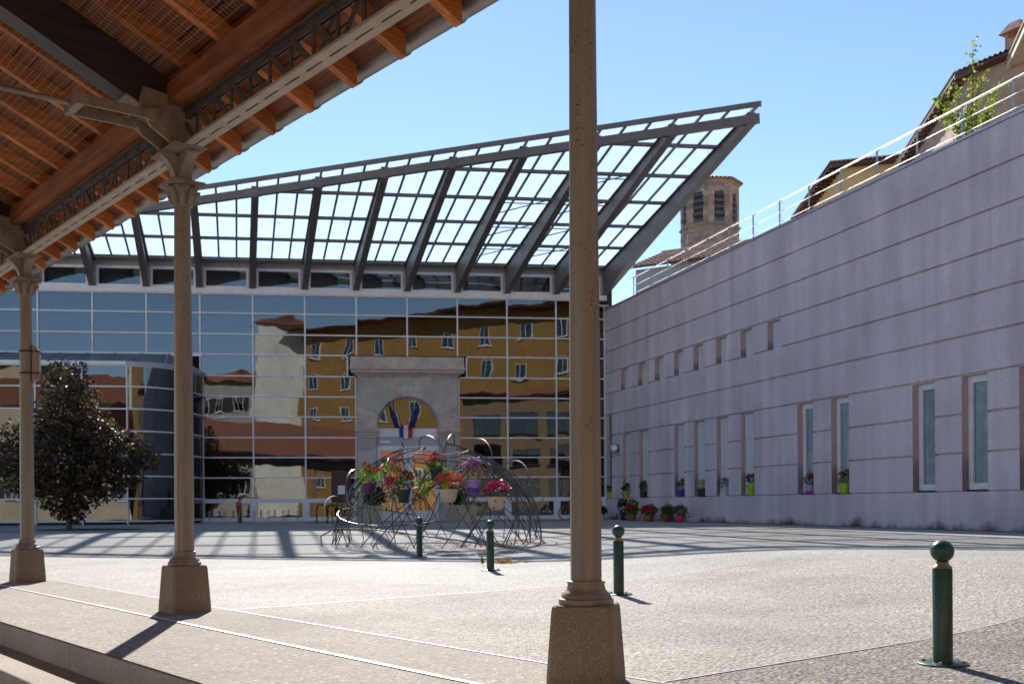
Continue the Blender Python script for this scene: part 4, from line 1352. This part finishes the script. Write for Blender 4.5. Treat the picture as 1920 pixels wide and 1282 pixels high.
for i, (x, kd, c, lf, fl, l) in enumerate(SP):
    big_ = x > 1480
    pot(wallp(x, -.06, SZ if i else SZ), WR, kd, c, lf, fl, l, 'pots on the sills of the lilac wall', (.46 if kd == 'box' else .34 if big_ else .32), (.26 if x != 1407 else .36), .30, 5, 150, trail=.1 if not big_ else .04, ls=.09, fs=.09, spread=1.15, accent='magenta' if x == 1517 else None)
FP = [(1138, .5, 'round', 'white', LEAFD, None, 'small white pot with a sparse plant in the corner by the glass', .3, .26, None),
      (1176, .45, 'round', 'dark', LEAFD, None, 'dark bucket with a tall leafy plant at the wall foot', .36, .40, None),
      (1196, .5, 'round', 'dark', LEAF, None, 'black pot with a bushy plant left of the red geraniums', .36, .34, None),
      (1213, .9, 'round', 'terracotta', LEAF, 'red', 'terracotta pot with bright red geraniums at the wall foot', .44, .28, None),
      (1230, .5, 'round', 'terracotta', LEAF, 'red', 'terracotta pot of red geraniums behind the other one', .4, .28, None),
      (1247, .9, 'bowl', 'terracotta', DRY, 'red', 'wide terracotta bowl with trailing plants at the wall foot', .52, .26, None),
      (1268, .5, 'round', 'violet', LEAF, None, 'violet pot with a purple hook behind the red pot', .32, .28, 'plum'),
      (1283, .9, 'round', 'red', LEAF, 'yellow', 'red pot with yellow flowers at the wall foot', .36, .30, 'plum'),
      (1303, .8, 'bowl', 'pink', LEAF, None, 'bright pink pot with a pink hook, rightmost on the ground', .40, .30, 'pink')]
for (x, out, kd, c, lf, fl, l, w, h, hk) in FP:
    tall = c == 'dark'; w *= .82; h *= .8; x += 13
    pot(wallp(x, out, None), WR, kd, c, lf, fl, l, 'pots on the ground along the lilac wall', w, h, .5 if tall else .30, 14 if fl == 'red' else 5, 240, hook=hk, trail=.06, ls=.11, fs=.12, spread=1.35)

# topiary by the door
for (x, y, Y, c, l) in ((700, 972, 40.2, 'beige', 'clipped box ball in a beige planter left of the portal door'), (855, 971, 40.6, 'beige', 'clipped box ball in a beige planter right of the portal door'), (876, 974, 39.4, 'beige', 'low beige planter in front of the right box ball')):
    p = at(x, y, Y)
    z = gz(p.x, p.y) + .004
    t = thing('planter', l, 'planter', (p.x, p.y, z), FR, 'planters at the portal')
    MB().hexa([(-.28, -.28, 0), (.28, -.28, 0), (.28, .28, 0), (-.28, .28, 0), (-.36, -.36, .62), (.36, -.36, .62), (.36, .36, .62), (-.36, .36, .62)]).build('pot', PMAT['beige'], t)
    rr = random.Random(x)
    if x < 870:
        mb = MB()
        for i in range(900):
            v = Vector((rr.gauss(0, 1), rr.gauss(0, 1), rr.gauss(0, 1))).normalized()
            quadleaf(mb, Vector((0, 0, 1.0)) + v * .40 * rr.uniform(.8, 1), v + Vector((rr.gauss(0, .5), rr.gauss(0, .5), rr.gauss(0, .5))), .08, rr)
        mb.build('crown', LEAFD, t)
        MB().sphere((0, 0, 1.0), .32, 12, 8).tube([(0, 0, .55), (0, 0, .8)], .04).build('stem', LEAFD, t)
    else:
        bush(rr, .3, .2, 120, .08, .2, .6).build('foliage', LEAFD, t)

# notice board, bicycles, rack
p = at(640, 975, 39.6)
t = thing('notice_board', 'black upright notice board with white papers left of the portal', 'notice board', (p.x, p.y, gz(p.x, p.y)), FR)
MB().box(-.36, .36, -.03, .03, .75, 1.9).build('board', BLACK, t)
MB().box(-.12, .14, -.034, -.031, 1.05, 1.38).build('sheet', WHITEP, t)
for s in (-1, 1): MB().box(s * .33 - .02, s * .33 + .02, -.02, .02, 0, .75).build('leg', BLACK, t)
def bicycle(loc, rz, label, s, frame_mat):
    t = thing('bicycle', label, 'bicycle', loc, rz, 'bicycles by the glass front')
    for x in (-.52, .52):
        n = 24; rw = .33
        w = MB().tube([(x + rw * math.cos(2 * PI * i / n), 0, rw + .022 + rw * math.sin(2 * PI * i / n)) for i in range(n + 1)], .022, 6, False).build('wheel', RUBBER, t, smooth=True)
        MB().tube([(x + (rw - .028) * math.cos(2 * PI * i / n), 0, rw + .022 + (rw - .028) * math.sin(2 * PI * i / n)) for i in range(n + 1)], .009, 5, False).build('rim', INOX, w, smooth=True)
        mb = MB()
        for k in range(12): mb.tube([(x, 0, rw + .022), (x + .3 * math.cos(k * PI / 6), 0, rw + .022 + .3 * math.sin(k * PI / 6))], .0025, 4)
        mb.tube([(x, -.05, rw + .022), (x, .05, rw + .022)], .022, 8).build('spokes', INOX, w)
    za = .352
    mb = MB()
    for a, b, r_ in (((-.52, 0, za), (-.08, 0, .30), .012), ((-.08, 0, .30), (-.2, 0, .80), .018), ((-.52, 0, za), (-.18, 0, .72), .011), ((-.08, 0, .30), (.36, 0, .68), .022), ((-.18, 0, .74), (.34, 0, .80), .02), ((.33, 0, .86), (.37, 0, .66), .022)):
        mb.tube([a, b], r_, 8)
    mb.build('frame', frame_mat, t, smooth=True)
    MB().tube([(.37, .055, .68), (.52, .055, za)], .012, 6).tube([(.37, -.055, .68), (.52, -.055, za)], .012, 6).tube([(.37, -.06, .68), (.37, .06, .68)], .014, 6).build('fork', frame_mat, t, smooth=True)
    MB().tube([(.33, 0, .86), (.32, 0, .97)], .015, 6).tube([(.30, -.33, 1.0), (.34, -.12, .98), (.32, 0, .97), (.34, .12, .98), (.30, .33, 1.0)], .014, 6).build('handlebar', RUBBER, t, smooth=True)
    MB().hexa([(-.36, -.07, .86), (-.08, -.02, .86), (-.08, .02, .86), (-.36, .07, .86), (-.36, -.08, .90), (-.08, -.02, .89), (-.08, .02, .89), (-.36, .08, .90)]).tube([(-.2, 0, .79), (-.21, 0, .87)], .014, 6).build('saddle', RUBBER, t)
    MB().tube([(-.08, -.05, .30), (-.08, .05, .30)], .05, 10).tube([(-.08, .07, .30), (-.02, .07, .16)], .012, 5).tube([(-.08, -.07, .30), (-.14, -.07, .44)], .012, 5).build('crank', DARKM, t)
    MB().tube([(.52, -.04, .70), (.60, -.03, .69)], .01).hexa([(.66, -.09, .45), (.72, -.08, .45), (.72, .08, .45), (.66, .09, .45), (.56, -.10, .80), (.60, -.10, .80), (.60, .10, .80), (.56, .10, .80)]).build('mudguard', frame_mat, t)
    t.scale = (s, s, s)
REDP = M('red_paint', (.45, .03, .015), .3)
p = at(450, 977, 40.2)
bicycle((p.x, p.y, gz(p.x, p.y) + .004), R(-80), 'red bicycle seen head-on in front of the glass, left of the portal', 1.0, REDP)
p = at(1080, 974, 41.5)
bicycle((p.x, p.y, gz(p.x, p.y) + .004), R(172), 'small red bicycle half hidden behind the centre column', .8, REDP)
p = at(475, 977, 40.9)
t = thing('bicycle_rack', 'low metal bicycle rack with hoops along the glass left of the portal', 'bicycle rack', (p.x, p.y, gz(p.x, p.y) + .004), FR)
MB().box(-1.8, 1.8, -.03, .03, 0, .05).build('rail', GREY_AL, t)
for i in range(7):
    x = -1.65 + i * .55
    MB().tube([(x, -.02, .04), (x, -.1, .4), (x + .02, -.02, .46), (x + .06, .02, .4), (x + .06, .02, .04)], .014, 6).build('hoop', GREY_AL, t, smooth=True)
p = at(614, 985, 38)
t = thing('hoop_stand', 'black double hoop stand left of the rod dome', 'bicycle stand', (p.x, p.y, gz(p.x, p.y)), FR)
for s in (-.2, .2):
    MB().tube([(s - .18, 0, 0), (s - .18, 0, .55), (s - .12, 0, .66), (s + .12, 0, .66), (s + .18, 0, .55), (s + .18, 0, 0)], .025, 8).build('hoop', DARKM, t, smooth=True)

# ------------------------------------------------------------------ purple maple
TX, TY = -12.55, 30.2
tree = thing('maple_tree', 'dense dark purple-leaved tree before the glazed porch, top catching the sun', 'tree', (TX, TY, gz(TX, TY)))
r = random.Random(77)
BL = [(-.35, 4.85, .34, .45), (.45, 4.55, .36, .5), (-.35, 4.35, .6, .6), (.5, 4.05, .6, .55), (0, 3.7, .95, .7), (-.2, 3.1, 1.15, .7), (.4, 2.9, 1.1, .7), (-1.35, 2.75, .75, .6), (1.45, 2.75, .7, .45),
      (-1.75, 2.2, .8, .7), (1.75, 2.35, .85, .5), (2.2, 2.15, .5, .35), (0, 2.1, 1.6, .9), (-1.2, 1.65, .95, .6), (1.1, 1.6, 1.0, .6), (0, 1.2, 1.1, .6), (0, .75, .6, .4), (.1, .45, .35, .3)]
MAPLE = foliage('leaf_maple', [(0, (.045, .026, .03)), (.38, (.10, .06, .065)), (.66, (.085, .08, .035)), (.87, (.24, .21, .045)), (1, (.45, .16, .045))], .5, .42)
mb = MB()
tot = sum(b[2] ** 2 * b[3] for b in BL)
for bx_, bz_, br, bh in BL:
    n = int(12500 * br ** 2 * bh / tot) + 120
    cy = r.uniform(-.25, .25) * (1 if br > .9 else 2)
    for i in range(n):
        v = Vector((r.gauss(0, 1), r.gauss(0, 1), r.gauss(0, 1))).normalized()
        k = r.random() ** .33 * (1 + .16 * math.sin(5 * v.x + 3 * v.z + bx_ * 9) + r.gauss(0, .05))
        p = Vector((bx_ + v.x * br * k, cy + v.y * br * k, bz_ + v.z * bh * k))
        if p.z < .3: continue
        quadleaf(mb, p, Vector((v.x * .8 + r.gauss(0, .35), v.y * .8 + r.gauss(0, .35), -.25 + r.gauss(0, .35))), r.uniform(.09, .17), r, .75)
tree.scale = (.93, .93, .93)
mb.build('crown', MAPLE, tree)
mb = MB().tube([(0, 0, -.1), (.02, 0, .6), (-.05, .03, 1.5), (.05, 0, 2.6), (-.05, 0, 3.9)], [.10, .085, .07, .05, .02], 8)
for i in range(16):
    z = .5 + i * .2; a = i * 2.4; l = 1.6 * math.sin(PI * min(1, (z + .2) / 4.2)) + .2
    mb.tube([(0, 0, z), (l * .5 * math.cos(a), l * .5 * math.sin(a), z + .22), (l * math.cos(a), l * math.sin(a), z + .5)], [.035, .022, .008], 5)
mb.build('trunk', BARK, tree, smooth=True)
vs = [(TX, TY, gz(TX, TY) + .02)]
mb = MB()
n = 20; vs = [(0, 0, .03)] + [((1.5 + .15 * math.sin(3 * k)) * math.cos(2 * PI * k / n), (.9 + .1 * math.cos(5 * k)) * math.sin(2 * PI * k / n), .008) for k in range(n)]
mb.add(vs, [(0, 1 + k, 1 + (k + 1) % n) for k in range(n)])
o = mb.build('planting_bed', SOIL); o.location = (TX + .6, TY, gz(TX, TY) + .004); o['kind'] = 'structure'
# ------------------------------------------------------------------ houses
SHUTD = M('dark_shutter', (.05, .035, .03), .7)
PANE_D = glass('house_pane', .18, tint=(.12, .12, .13), wave=.0015)
SOFFIT = timber('soffit_wood', (.13, .06, .035), (.06, .025, .016), axis='y')
WINM = {}
def house(name, label, P0, P1, depth, z0, z1, wall, roof, over=.5, rise=2.0, win=None, hip=True, soffit=None, fr=WHITEP, side=None, cat='house', group=None):
    """front face runs from P0 to P1 (seen from outside, left to right); body lies behind"""
    P0 = Vector(P0); P1 = Vector(P1)
    d = P1 - P0; L = d.length; rz = math.atan2(d.y, d.x)
    t = thing(name, label, cat, (P0.x, P0.y, z0), rz, group)
    h = z1 - z0
    kx, cy = 0.0, 1.0
    if side is not None:
        s_ = Vector(side).normalized(); kx = s_.dot(d / L); cy = s_.dot(Vector((-d.y, d.x)) / L)
    def SH(m_):
        m_.v = [(x_ + y_ * kx, y_ * cy, z_) for x_, y_, z_ in m_.v]; return m_
    SH(MB().box(0, L, 0, depth, 0, h)).build('wall', wall, t)
    o = over; th = .12
    SH(MB().box(-o, L + o, -o, depth + o, h + .002, h + .10)).build('soffit', soffit or SOFFIT, t)
    if side is not None:      # rafter tails under the eaves
        for i_ in range(int((depth + 2 * o) / .7)):
            SH(MB().box(-o + .02, -.003, -o + i_ * .7, -o + i_ * .7 + .1, h - .12, h)).build('rafter_tail', soffit or SOFFIT, t)
    zE = h + .102
    a, b, c, e = (-o - .06, -o - .06), (L + o + .06, -o - .06), (L + o + .06, depth + o + .06), (-o - .06, depth + o + .06)
    inset = min(depth / 2 + o, L / 2 + o) * .98 if hip else .0
    if L >= depth:
        r0, r1 = (-o + inset, depth / 2), (L + o - inset, depth / 2)
    else:
        r0, r1 = (L / 2, -o + inset), (L / 2, depth + o - inset)
    # corrugated tile slopes
    mb = MB()
    def slope(A, B, Rb, Ra):      # eave A-B, ridge Ra-Rb
        A = Vector((*A, zE)); B = Vector((*B, zE)); Ra = Vector((*Ra, zE + rise)); Rb = Vector((*Rb, zE + rise))
        n = max(2, int((B - A).length / .055)); vs = []
        rows = 5
        for i in range(n + 1):
            f = i / n
            p = A.lerp(B, f); q = Ra.lerp(Rb, f)
            bump = .045 * math.cos(2 * PI * (B - A).length * f / .22)
            for k in range(rows + 1):
                w = p.lerp(q, k / rows); vs.append((w.x, w.y, w.z + .06 + bump))
        m_ = rows + 1
        mb.add(vs, [(i * m_ + k, (i + 1) * m_ + k, (i + 1) * m_ + k + 1, i * m_ + k + 1) for i in range(n) for k in range(rows)])
    if L >= depth:
        slope(a, b, r1, r0); slope(b, c, r1, r1); slope(c, e, r0, r1); slope(e, a, r0, r0)
    else:
        slope(a, b, r0, r0); slope(b, c, r1, r0); slope(c, e, r1, r1); slope(e, a, r0, r1)
    rf = SH(mb).build('roof', roof, t, smooth=True)
    if win:
        for (x, z, w, hh, kd) in win:
            f = MB().box(x - w / 2, x + w / 2, -.06, -.003, z, z + hh)
            ww = f.build('window', fr, t)
            MB().box(x - w / 2 + .07, x + w / 2 - .07, -.075, -.062, z + .07, z + hh - .07).build('pane', PANE_D, ww)
            MB().box(x - .03, x + .03, -.085, -.0755, z + .07, z + hh - .07).build('glazing_bar', fr, ww)
            MB().box(x - w / 2 - .1, x + w / 2 + .1, -.16, -.005, z - .08, z - .005).build('sill', fr, ww)
            if kd == 's':
                for s in (-1, 1):
                    MB().box(min(x + s * w / 2, x + s * (w / 2 + w * .48)) + .01, max(x + s * w / 2, x + s * (w / 2 + w * .48)) - .01, -.05, -.004, z, z + hh).build('shutter', SHUTD, ww)
    return t

YEL = M('ochre_render', (.40, .205, .055), .85, var=.12, scale=.6)
CREAM = M('cream_render', (.76, .68, .56), .85, var=.15, scale=.5, dirt=((.5, .38, .3), .52, .75))
GREYH = M('grey_render', (.46, .40, .34), .85, var=.18, scale=.5)
BEIGE = M('beige_render', (.62, .48, .32), .85, var=.14, scale=.5)
PALEY = M('pale_yellow_render', (.66, .47, .22), .85, var=.12, scale=.5)
PINKH = M('pink_render', (.44, .30, .23), .85, var=.2, scale=.7, dirt=((.3, .2, .15), .5, .7))
GREYW = M('light_grey_render', (.5, .5, .52), .85, var=.1, scale=.6)

# houses above and behind the lilac wall
c = at(1558, 305, 55.0); e1 = at(1490, 400, 64.7); e2 = at(1735, 290, 53.8)
def two(corner, side_end, front_end, ov):
    """front face runs from corner to front_end; returns wall corners pulled in by the overhang"""
    c = corner.xy; f = (front_end.xy - c).normalized(); s = (side_end.xy - c)
    n = Vector((-f.y, f.x))
    if n.dot(s) < 0: n = -n
    s = s.normalized()
    return c + f * ov + s * ov, f, s, s.length
p0, f, n, dl = two(c, e1, e2, .7)
hA = house('yellow_house', 'pale yellow house with tiled eaves rising behind the terrace railing', p0, p0 + f * 9, 9.5, -.7, c.z - .12, PALEY, TILE_OLD, .7, 1.6,
      [(1.0, c.z + .7 - 3.0, .55, 1.3, ''), (4.5, c.z + .7 - 3.0, 1.0, 1.3, 's')], side=n)
c = at(1790, 138, 40.0); e1 = at(1690, 290, 49.5); e2 = at(1885, 97, 38.1)
p0, f, n, dl = two(c, e1, e2, .75)
hB = house('pink_house', 'weathered pink house with deep dark eaves and a chimney above the wall', p0, p0 + f * 8, 9.5, -.7, c.z - .12, PINKH, TILE_OLD, .75, .5,
      [(5.5, c.z - 3.2, 1.0, 1.5, '')], side=n)
ch = at(1897, 97, 41.0)
lc = hB.matrix_basis.inverted() @ Vector((ch.x + .25, ch.y, ch.z - .3))
x, y, z = lc
MB().box(x - .33, x + .33, y - .33, y + .33, z - .6, z + .75).build('chimney_stack', PINKH, hB)
mb = MB()
for sx in (-1, 1):
    for sy in (-1, 1): mb.box(x + sx * .28 - .05, x + sx * .28 + .05, y + sy * .28 - .05, y + sy * .28 + .05, z + .751, z + 1.0)
mb.build('chimney_pillars', PINKH, hB)
mb = MB()
mb.add([(x - .5, y - .5, z + 1.002), (x + .5, y - .5, z + 1.002), (x + .5, y + .5, z + 1.002), (x - .5, y + .5, z + 1.002), (x - .22, y - .22, z + 1.42), (x + .22, y - .22, z + 1.42), (x + .22, y + .22, z + 1.42), (x - .22, y + .22, z + 1.42)],
       [(3, 2, 1, 0), (4, 5, 6, 7), (0, 1, 5, 4), (1, 2, 6, 5), (2, 3, 7, 6), (3, 0, 4, 7)])
mb.build('chimney_cap', TILE_OLD, hB)
# big overhanging roof at the right edge: a thick slab edge on a set-back wall
a = at(1925, 40, 35.0); b_ = at(1848, 218, 43.1)
dirv = (b_.xy - a.xy).normalized(); nrm = Vector((dirv.y, -dirv.x))
if nrm.x < 0: nrm = -nrm
start = a.xy - dirv * 6
t = thing('eaves_house', 'house with a wide boarded eaves edge at the top right corner', 'house', (start.x, start.y, 0), math.atan2(dirv.y, dirv.x))
sgn = 1 if Vector((-dirv.y, dirv.x)).dot(nrm) > 0 else -1
Lh = 6 + (b_.xy - a.xy).length + .1
def yb(u): return sgn * u
def bxx(nm, m_, x0, x1, u0, u1, z0, z1): MB().box(x0, x1, min(yb(u0), yb(u1)), max(yb(u0), yb(u1)), z0, z1).build(nm, m_, t)
za = a.z
bxx('eaves_board', M('eaves_edge', (.55, .46, .36), .7), 0, Lh, 0, .12, za - .16, za + .06)
bxx('soffit', BEIGE, 0, Lh, .121, 2.2, za - .10, za - .02)
bxx('wall', BEIGE, 0, Lh - .6, 2.21, 8, -.7, za - .02)
mbs = MB().prism([(0, yb(-.05), za + .07), (Lh + .1, yb(-.05), za + .07), (Lh + .1, yb(5), za + .8), (0, yb(5), za + .8)], (0, 0, .08)).build('roof', TILE_OLD, t)

# tiled house below the tower: single clay tiles
e0 = at(1180, 503, 55.0); e1 = at(1352, 500, 52.5)
t = thing('tiled_house', 'low house whose curved clay tiles shine below the stone tower', 'house', (e0.x, e0.y, -.7), math.atan2(e1.y - e0.y, e1.x - e0.x))
Lr = (e1.xy - e0.xy).length; hz = e0.z + .7
MB().box(.2, Lr - .2, .35, 9, 0, hz - .05).build('wall', GREYW, t)
MB().prism([(0, 0, hz - .04), (Lr, 0, hz - .04), (Lr, 4.6, hz + 1.62), (0, 4.6, hz + 1.62)], (0, 0, .05)).build('roof_deck', SOFFIT, t)
MB().prism([(0, 4.6, hz + 1.62), (Lr, 4.6, hz + 1.62), (Lr, 9.4, hz), (0, 9.4, hz)], (0, 0, .05)).build('rear_slope', TILE_OLD, t)
n = 6; vs = []; fs = []
for yy, rr_, zo in ((0, .11, .035), (.52, .085, 0.0)):
    for k in range(n + 1):
        tt = PI * k / n
        vs.append((rr_ * math.cos(tt), yy, zo + rr_ * math.sin(tt)))
for k in range(n): fs.append((k, k + 1, n + 2 + k, n + 1 + k))
fs.append(tuple(range(n, -1, -1)))
tm = MB().add(vs, fs).mesh('roof_tile', TILE_OLD, True)
cols = int(Lr / .31); rows = 9
sl_ = 1.66 / 4.6; ang = math.atan(sl_)
r = random.Random(8)
for i in range(cols):
    for j in range(rows):
        yy = -.08 + j * .47
        place(tm, 'roof_tile', t, (.16 + i * .31 + r.uniform(-.012, .012), yy, hz + .02 + sl_ * yy), (ang + r.uniform(-.02, .02), 0, r.uniform(-.04, .04)))
MB().tube([(-.1, 4.6, hz + 1.70), (Lr + .1, 4.6, hz + 1.70)], .14, 10).build('ridge', TILE_OLD, t)

# ------------------------------------------------------------------ octagonal stone tower
tc = at(1331, 480, 75.0)
TW = thing('stone_tower', 'octagonal stone bell tower with louvred arches behind the canopy tip', 'tower', (tc.x, tc.y, -.7), R(10))
Rt = 2.03
zt0 = at(1331, 432, 75).z + .7; zt1 = at(1331, 350, 75).z + .7
TST = M('tower_stone', (.28, .205, .165), .9, var=.28, scale=.8, dirt=((.2, .14, .11), .5, .72))
def octring(r_, z): return [(r_ * math.cos(PI / 8 + k * PI / 4), r_ * math.sin(PI / 8 + k * PI / 4), z) for k in range(8)]
blk_cache = []
r = random.Random(5)
# every face is laid in courses of blocks, leaving the arched opening free
fw_ = 2 * Rt * math.sin(PI / 8); ap = Rt * math.cos(PI / 8)
TSTM = [M('tower_block_%d' % i, c_, .9, var=.2, scale=1.2, bump=.4, bscale=20, bdist=.02, rnd=.2, dirt=((.2, .14, .11), .54, .75)) for i, c_ in enumerate(((.30, .22, .175), (.25, .19, .158), (.35, .275, .225)))]
MB().lathe([(Rt - .22, 0), (Rt - .22, zt1 - .02)], 8, phase=PI / 8).build('core', INT_DARK, TW)
MB().lathe([(Rt - .02, 0), (Rt - .02, zt0 - 3.2)], 8, phase=PI / 8).build('shaft', TST, TW)
ow = .36; oz0 = zt0 + .12; ozs = zt0 + 2.05            # opening half width, sill, springing
cl = []
for fc in range(8):
    ang_ = R(fc * 45)
    wa = ang_ + R(10)
    facing = math.sin(wa) < .45
    if not facing: 
        continue
    fx = Vector((-math.sin(ang_), math.cos(ang_), 0)); fn = Vector((math.cos(ang_), math.sin(ang_), 0))
    z = zt0 - 3.2; row = 0
    while z < zt1 - .25:
        h = min(.34, zt1 - .25 - z)
        cuts = [-fw_ / 2]
        off = .0 if row % 2 else .22
        xq = -fw_ / 2 + .42 + off - .1
        while xq < fw_ / 2 - .2:
            cuts.append(xq + r.uniform(-.05, .05)); xq += .42
        cuts.append(fw_ / 2)
        for a_, b2 in zip(cuts[:-1], cuts[1:]):
            spans = [(a_, b2)]
            zm = z + h / 2
            if oz0 < zm < ozs + ow + .1:
                hw_ = ow if zm < ozs else math.sqrt(max(0, ow * ow - (zm - ozs) ** 2))
                spans = [(max(a_, hw_), b2), (a_, min(b2, -hw_))]
            for s0, s1 in spans:
                if s1 - s0 < .06: continue
                dpt_ = r.uniform(-.012, .012)
                P = lambda x_, d_, zz: fx * x_ + fn * (ap + d_) + Vector((0, 0, zz))
                MB().hexa([P(s0 + .006, -.2, z + .006), P(s0 + .006, dpt_, z + .006), P(s1 - .006, dpt_, z + .006), P(s1 - .006, -.2, z + .006),
                           P(s0 + .006, -.2, z + h - .006), P(s0 + .006, dpt_, z + h - .006), P(s1 - .006, dpt_, z + h - .006), P(s1 - .006, -.2, z + h - .006)]).build('stone_block', r.choice(TSTM), TW)
        z += h; row += 1
    for j in range(5):     # louvres
        zz = oz0 + .12 + j * .44
        P = lambda x_, d_, z_: fx * x_ + fn * (ap + d_) + Vector((0, 0, z_))
        MB().hexa([P(-ow, -.18, zz + .22), P(ow, -.18, zz + .22), P(ow, -.02, zz), P(-ow, -.02, zz), P(-ow, -.18, zz + .25), P(ow, -.18, zz + .25), P(ow, -.02, zz + .04), P(-ow, -.02, zz + .04)]).build('louvre', M('louvre_slate', (.12, .12, .15), .6) if 'louvre_slate' not in bpy.data.materials else bpy.data.materials['louvre_slate'], TW)
    nA = 7
    for j in range(nA):     # arch ring
        t0, t1 = PI * j / nA + .02, PI * (j + 1) / nA - .02
        q = [(rr_ * math.cos(t_), ozs + rr_ * math.sin(t_)) for rr_, t_ in ((ow, t0), (ow + .2, t0), (ow + .2, t1), (ow, t1))]
        MB().prism([fx * x_ + fn * (ap - .1) + Vector((0, 0, z_)) for x_, z_ in q], fn * .125).build('arch_stone', TSTM[2], TW)
MB().lathe([(Rt + .02, zt0 - .10), (Rt + .12, zt0 - .04), (Rt + .12, zt0 + .05), (Rt + .02, zt0 + .10)], 8, phase=PI / 8, cap=False).build('string_course', TST, TW)
MB().lathe([(Rt + .01, zt1 - .26), (Rt + .08, zt1 - .18), (Rt + .10, zt1 - .02), (Rt - .3, zt1 - .02)], 8, phase=PI / 8, cap=False).build('cornice', TST, TW)
mb = MB()
ev = [(2.34 * math.cos(PI / 8 + k * PI / 4), 2.34 * math.sin(PI / 8 + k * PI / 4), zt1) for k in range(8)]
for k in range(8):
    A = Vector(ev[k]); B = Vector(ev[(k + 1) % 8]); n = 24; vs = []
    for i in range(n + 1):
        p = A.lerp(B, i / n)
        for q in range(4):
            w = p.lerp(Vector((0, 0, zt1 + .75)), q / 3 * .99); vs.append((w.x, w.y, w.z + .05 * math.cos(i * PI / 2) * (1 - q / 3) + .06))
    mb.add(vs, [(i * 4 + q, i * 4 + 4 + q, i * 4 + 5 + q, i * 4 + 1 + q) for i in range(n) for q in range(3)])
    mb.add([A, B, Vector((0, 0, zt1 + .01))], [(0, 2, 1)])
mb.build('roof', TILE_OLD, TW, smooth=True)
MB().tube([(0, 0, zt1 + .7), (-.1, 0, zt1 + 3.2)], .02, 5).build('lightning_rod', DARKM, TW)

# sapling on the terrace
p = at(1822, 260, 25.6)
p = Vector((p.x, p.y, ZTOP - .22))
t = thing('terrace_sapling', 'sparse yellow-green sapling leaning over the railing on the wall', 'small tree', p)
r = random.Random(31)
mb = MB(); lf = MB()
tips = [(.05, 0, 3.3), (-.35, .1, 2.3), (.5, 0, 1.9), (-.6, -.1, 1.6), (.75, .1, 2.3), (.2, 0, 2.5), (-.25, 0, 1.2), (.35, .2, 1.3), (-.1, -.2, 1.6), (.85, 0, 1.3), (-.8, 0, 2.0), (.55, -.1, 1.0)]
for i, tp in enumerate(tips):
    T = Vector(tp)
    pts = [Vector((0, 0, 0)), Vector((T.x * .2, T.y * .2, T.z * .4)), Vector((T.x * .65, T.y, T.z * .75)), T]
    mb.tube(pts, [.022, .016, .009, .004], 5)
    for k in range(150 if T.z < 3 else 90):
        f = .25 + .75 * r.random() ** .8
        seg = min(2, int(f * 3)); g = f * 3 - seg
        q = pts[seg].lerp(pts[seg + 1], g) + Vector((r.gauss(0, .08), r.gauss(0, .1), r.gauss(0, .08)))
        quadleaf(lf, q, Vector((r.gauss(0, 1), r.gauss(0, 1), r.gauss(0, .8))), r.uniform(.06, .12), r, .8)
mb.build('trunk', BARK, t, smooth=True)
lf.build('crown', foliage('leaf_sapling', [(0, (.10, .14, .02)), (.5, (.22, .30, .03)), (1, (.50, .55, .08))], .5), t)

# ------------------------------------------------------------------ houses behind the camera, seen in the glass
def mirror(v):
    v = Vector(v[:2]); d = (v - FC).dot(FYv)
    return v - 2 * d * FYv
def vpt(px, D): return Vector(((px - 960) / 2000 * D, D))
def wins(L, h, nx, nz, w, hh, z0, kd='s', dz=3.2, m=1.6):
    return [(m + (L - 2 * m) * i / max(1, nx - 1), z0 + j * dz, w, hh, kd) for i in range(nx) for j in range(nz)]
def rhouse(name, label, pxl, Dl, pxr, Dr, zy, depth, wall, roof, rise, nx, nz, w, hh, z0, kd='s', dz=3.2, over=.5, m=1.6, fr=WHITEP):
    A = mirror(vpt(pxr, Dr)); B = mirror(vpt(pxl, Dl))      # mirrored: right becomes left
    # from outside (plaza side) left-to-right so that the body lies away from the plaza
    d = (B - A); L = d.length
    nrm = Vector((-d.y, d.x)).normalized()
    if nrm.dot(FC - A) > 0: A, B = B, A
    return house(name, label, A, B, depth, -.75, zy, wall, roof, over, rise, wins(L, zy, nx, nz, w, hh, z0, kd, dz, m), fr=fr)
rhouse('ochre_house', 'tall ochre house mirrored in the glass around the stone portal', 566, 117, 1175, 98, 19.9, 11, YEL, TILE, 1.6, 9, 5, 1.15, 1.75, 3.4, '', 3.5, 2.0, 2.2)
rhouse('gallery_house', 'house with wide openings, its loggia shade painted brown, mirrored low in the glass by the lilac wall', 868, 97, 1180, 91, 10.4, 2.5, M('loggia_shade_brown', (.30, .19, .10), .85), TILE, .6, 4, 3, 2.6, 1.9, 1.8, '', 3.0, .6, 2.4, fr=SHUTD)  # shade of the loggia is painted in as brown walls
rhouse('cream_house', 'tall cream gable house mirrored in the glass left of the portal', 478, 118, 576, 118, 20.6, 5, CREAM, TILE, 1.3, 0, 0, 1, 1.6, 3, '', 3.3, .4)
rhouse('grey_house', 'grey house with two rows of windows mirrored in the glass by the porch', 360, 128, 484, 126, 15.4, 10, GREYH, TILE, 2.2, 3, 4, 1.2, 1.8, 3.0, 's', 3.2, .5, 2)
rhouse('long_tiled_house', 'long low house with red tiled roof mirrored in the porch glass', -140, 108, 345, 112, 10.6, 10, BEIGE, TILE, 3.3, 9, 2, 1.1, 1.6, 2.4, 's', 3.3, .5, 2)
rhouse('beige_house', 'tall beige house mirrored at the upper left of the glass', -160, 124, 100, 124, 16.6, 11, BEIGE, TILE, 2.6, 3, 4, 1.2, 1.8, 3.0, 's', 3.2, .6, 3)
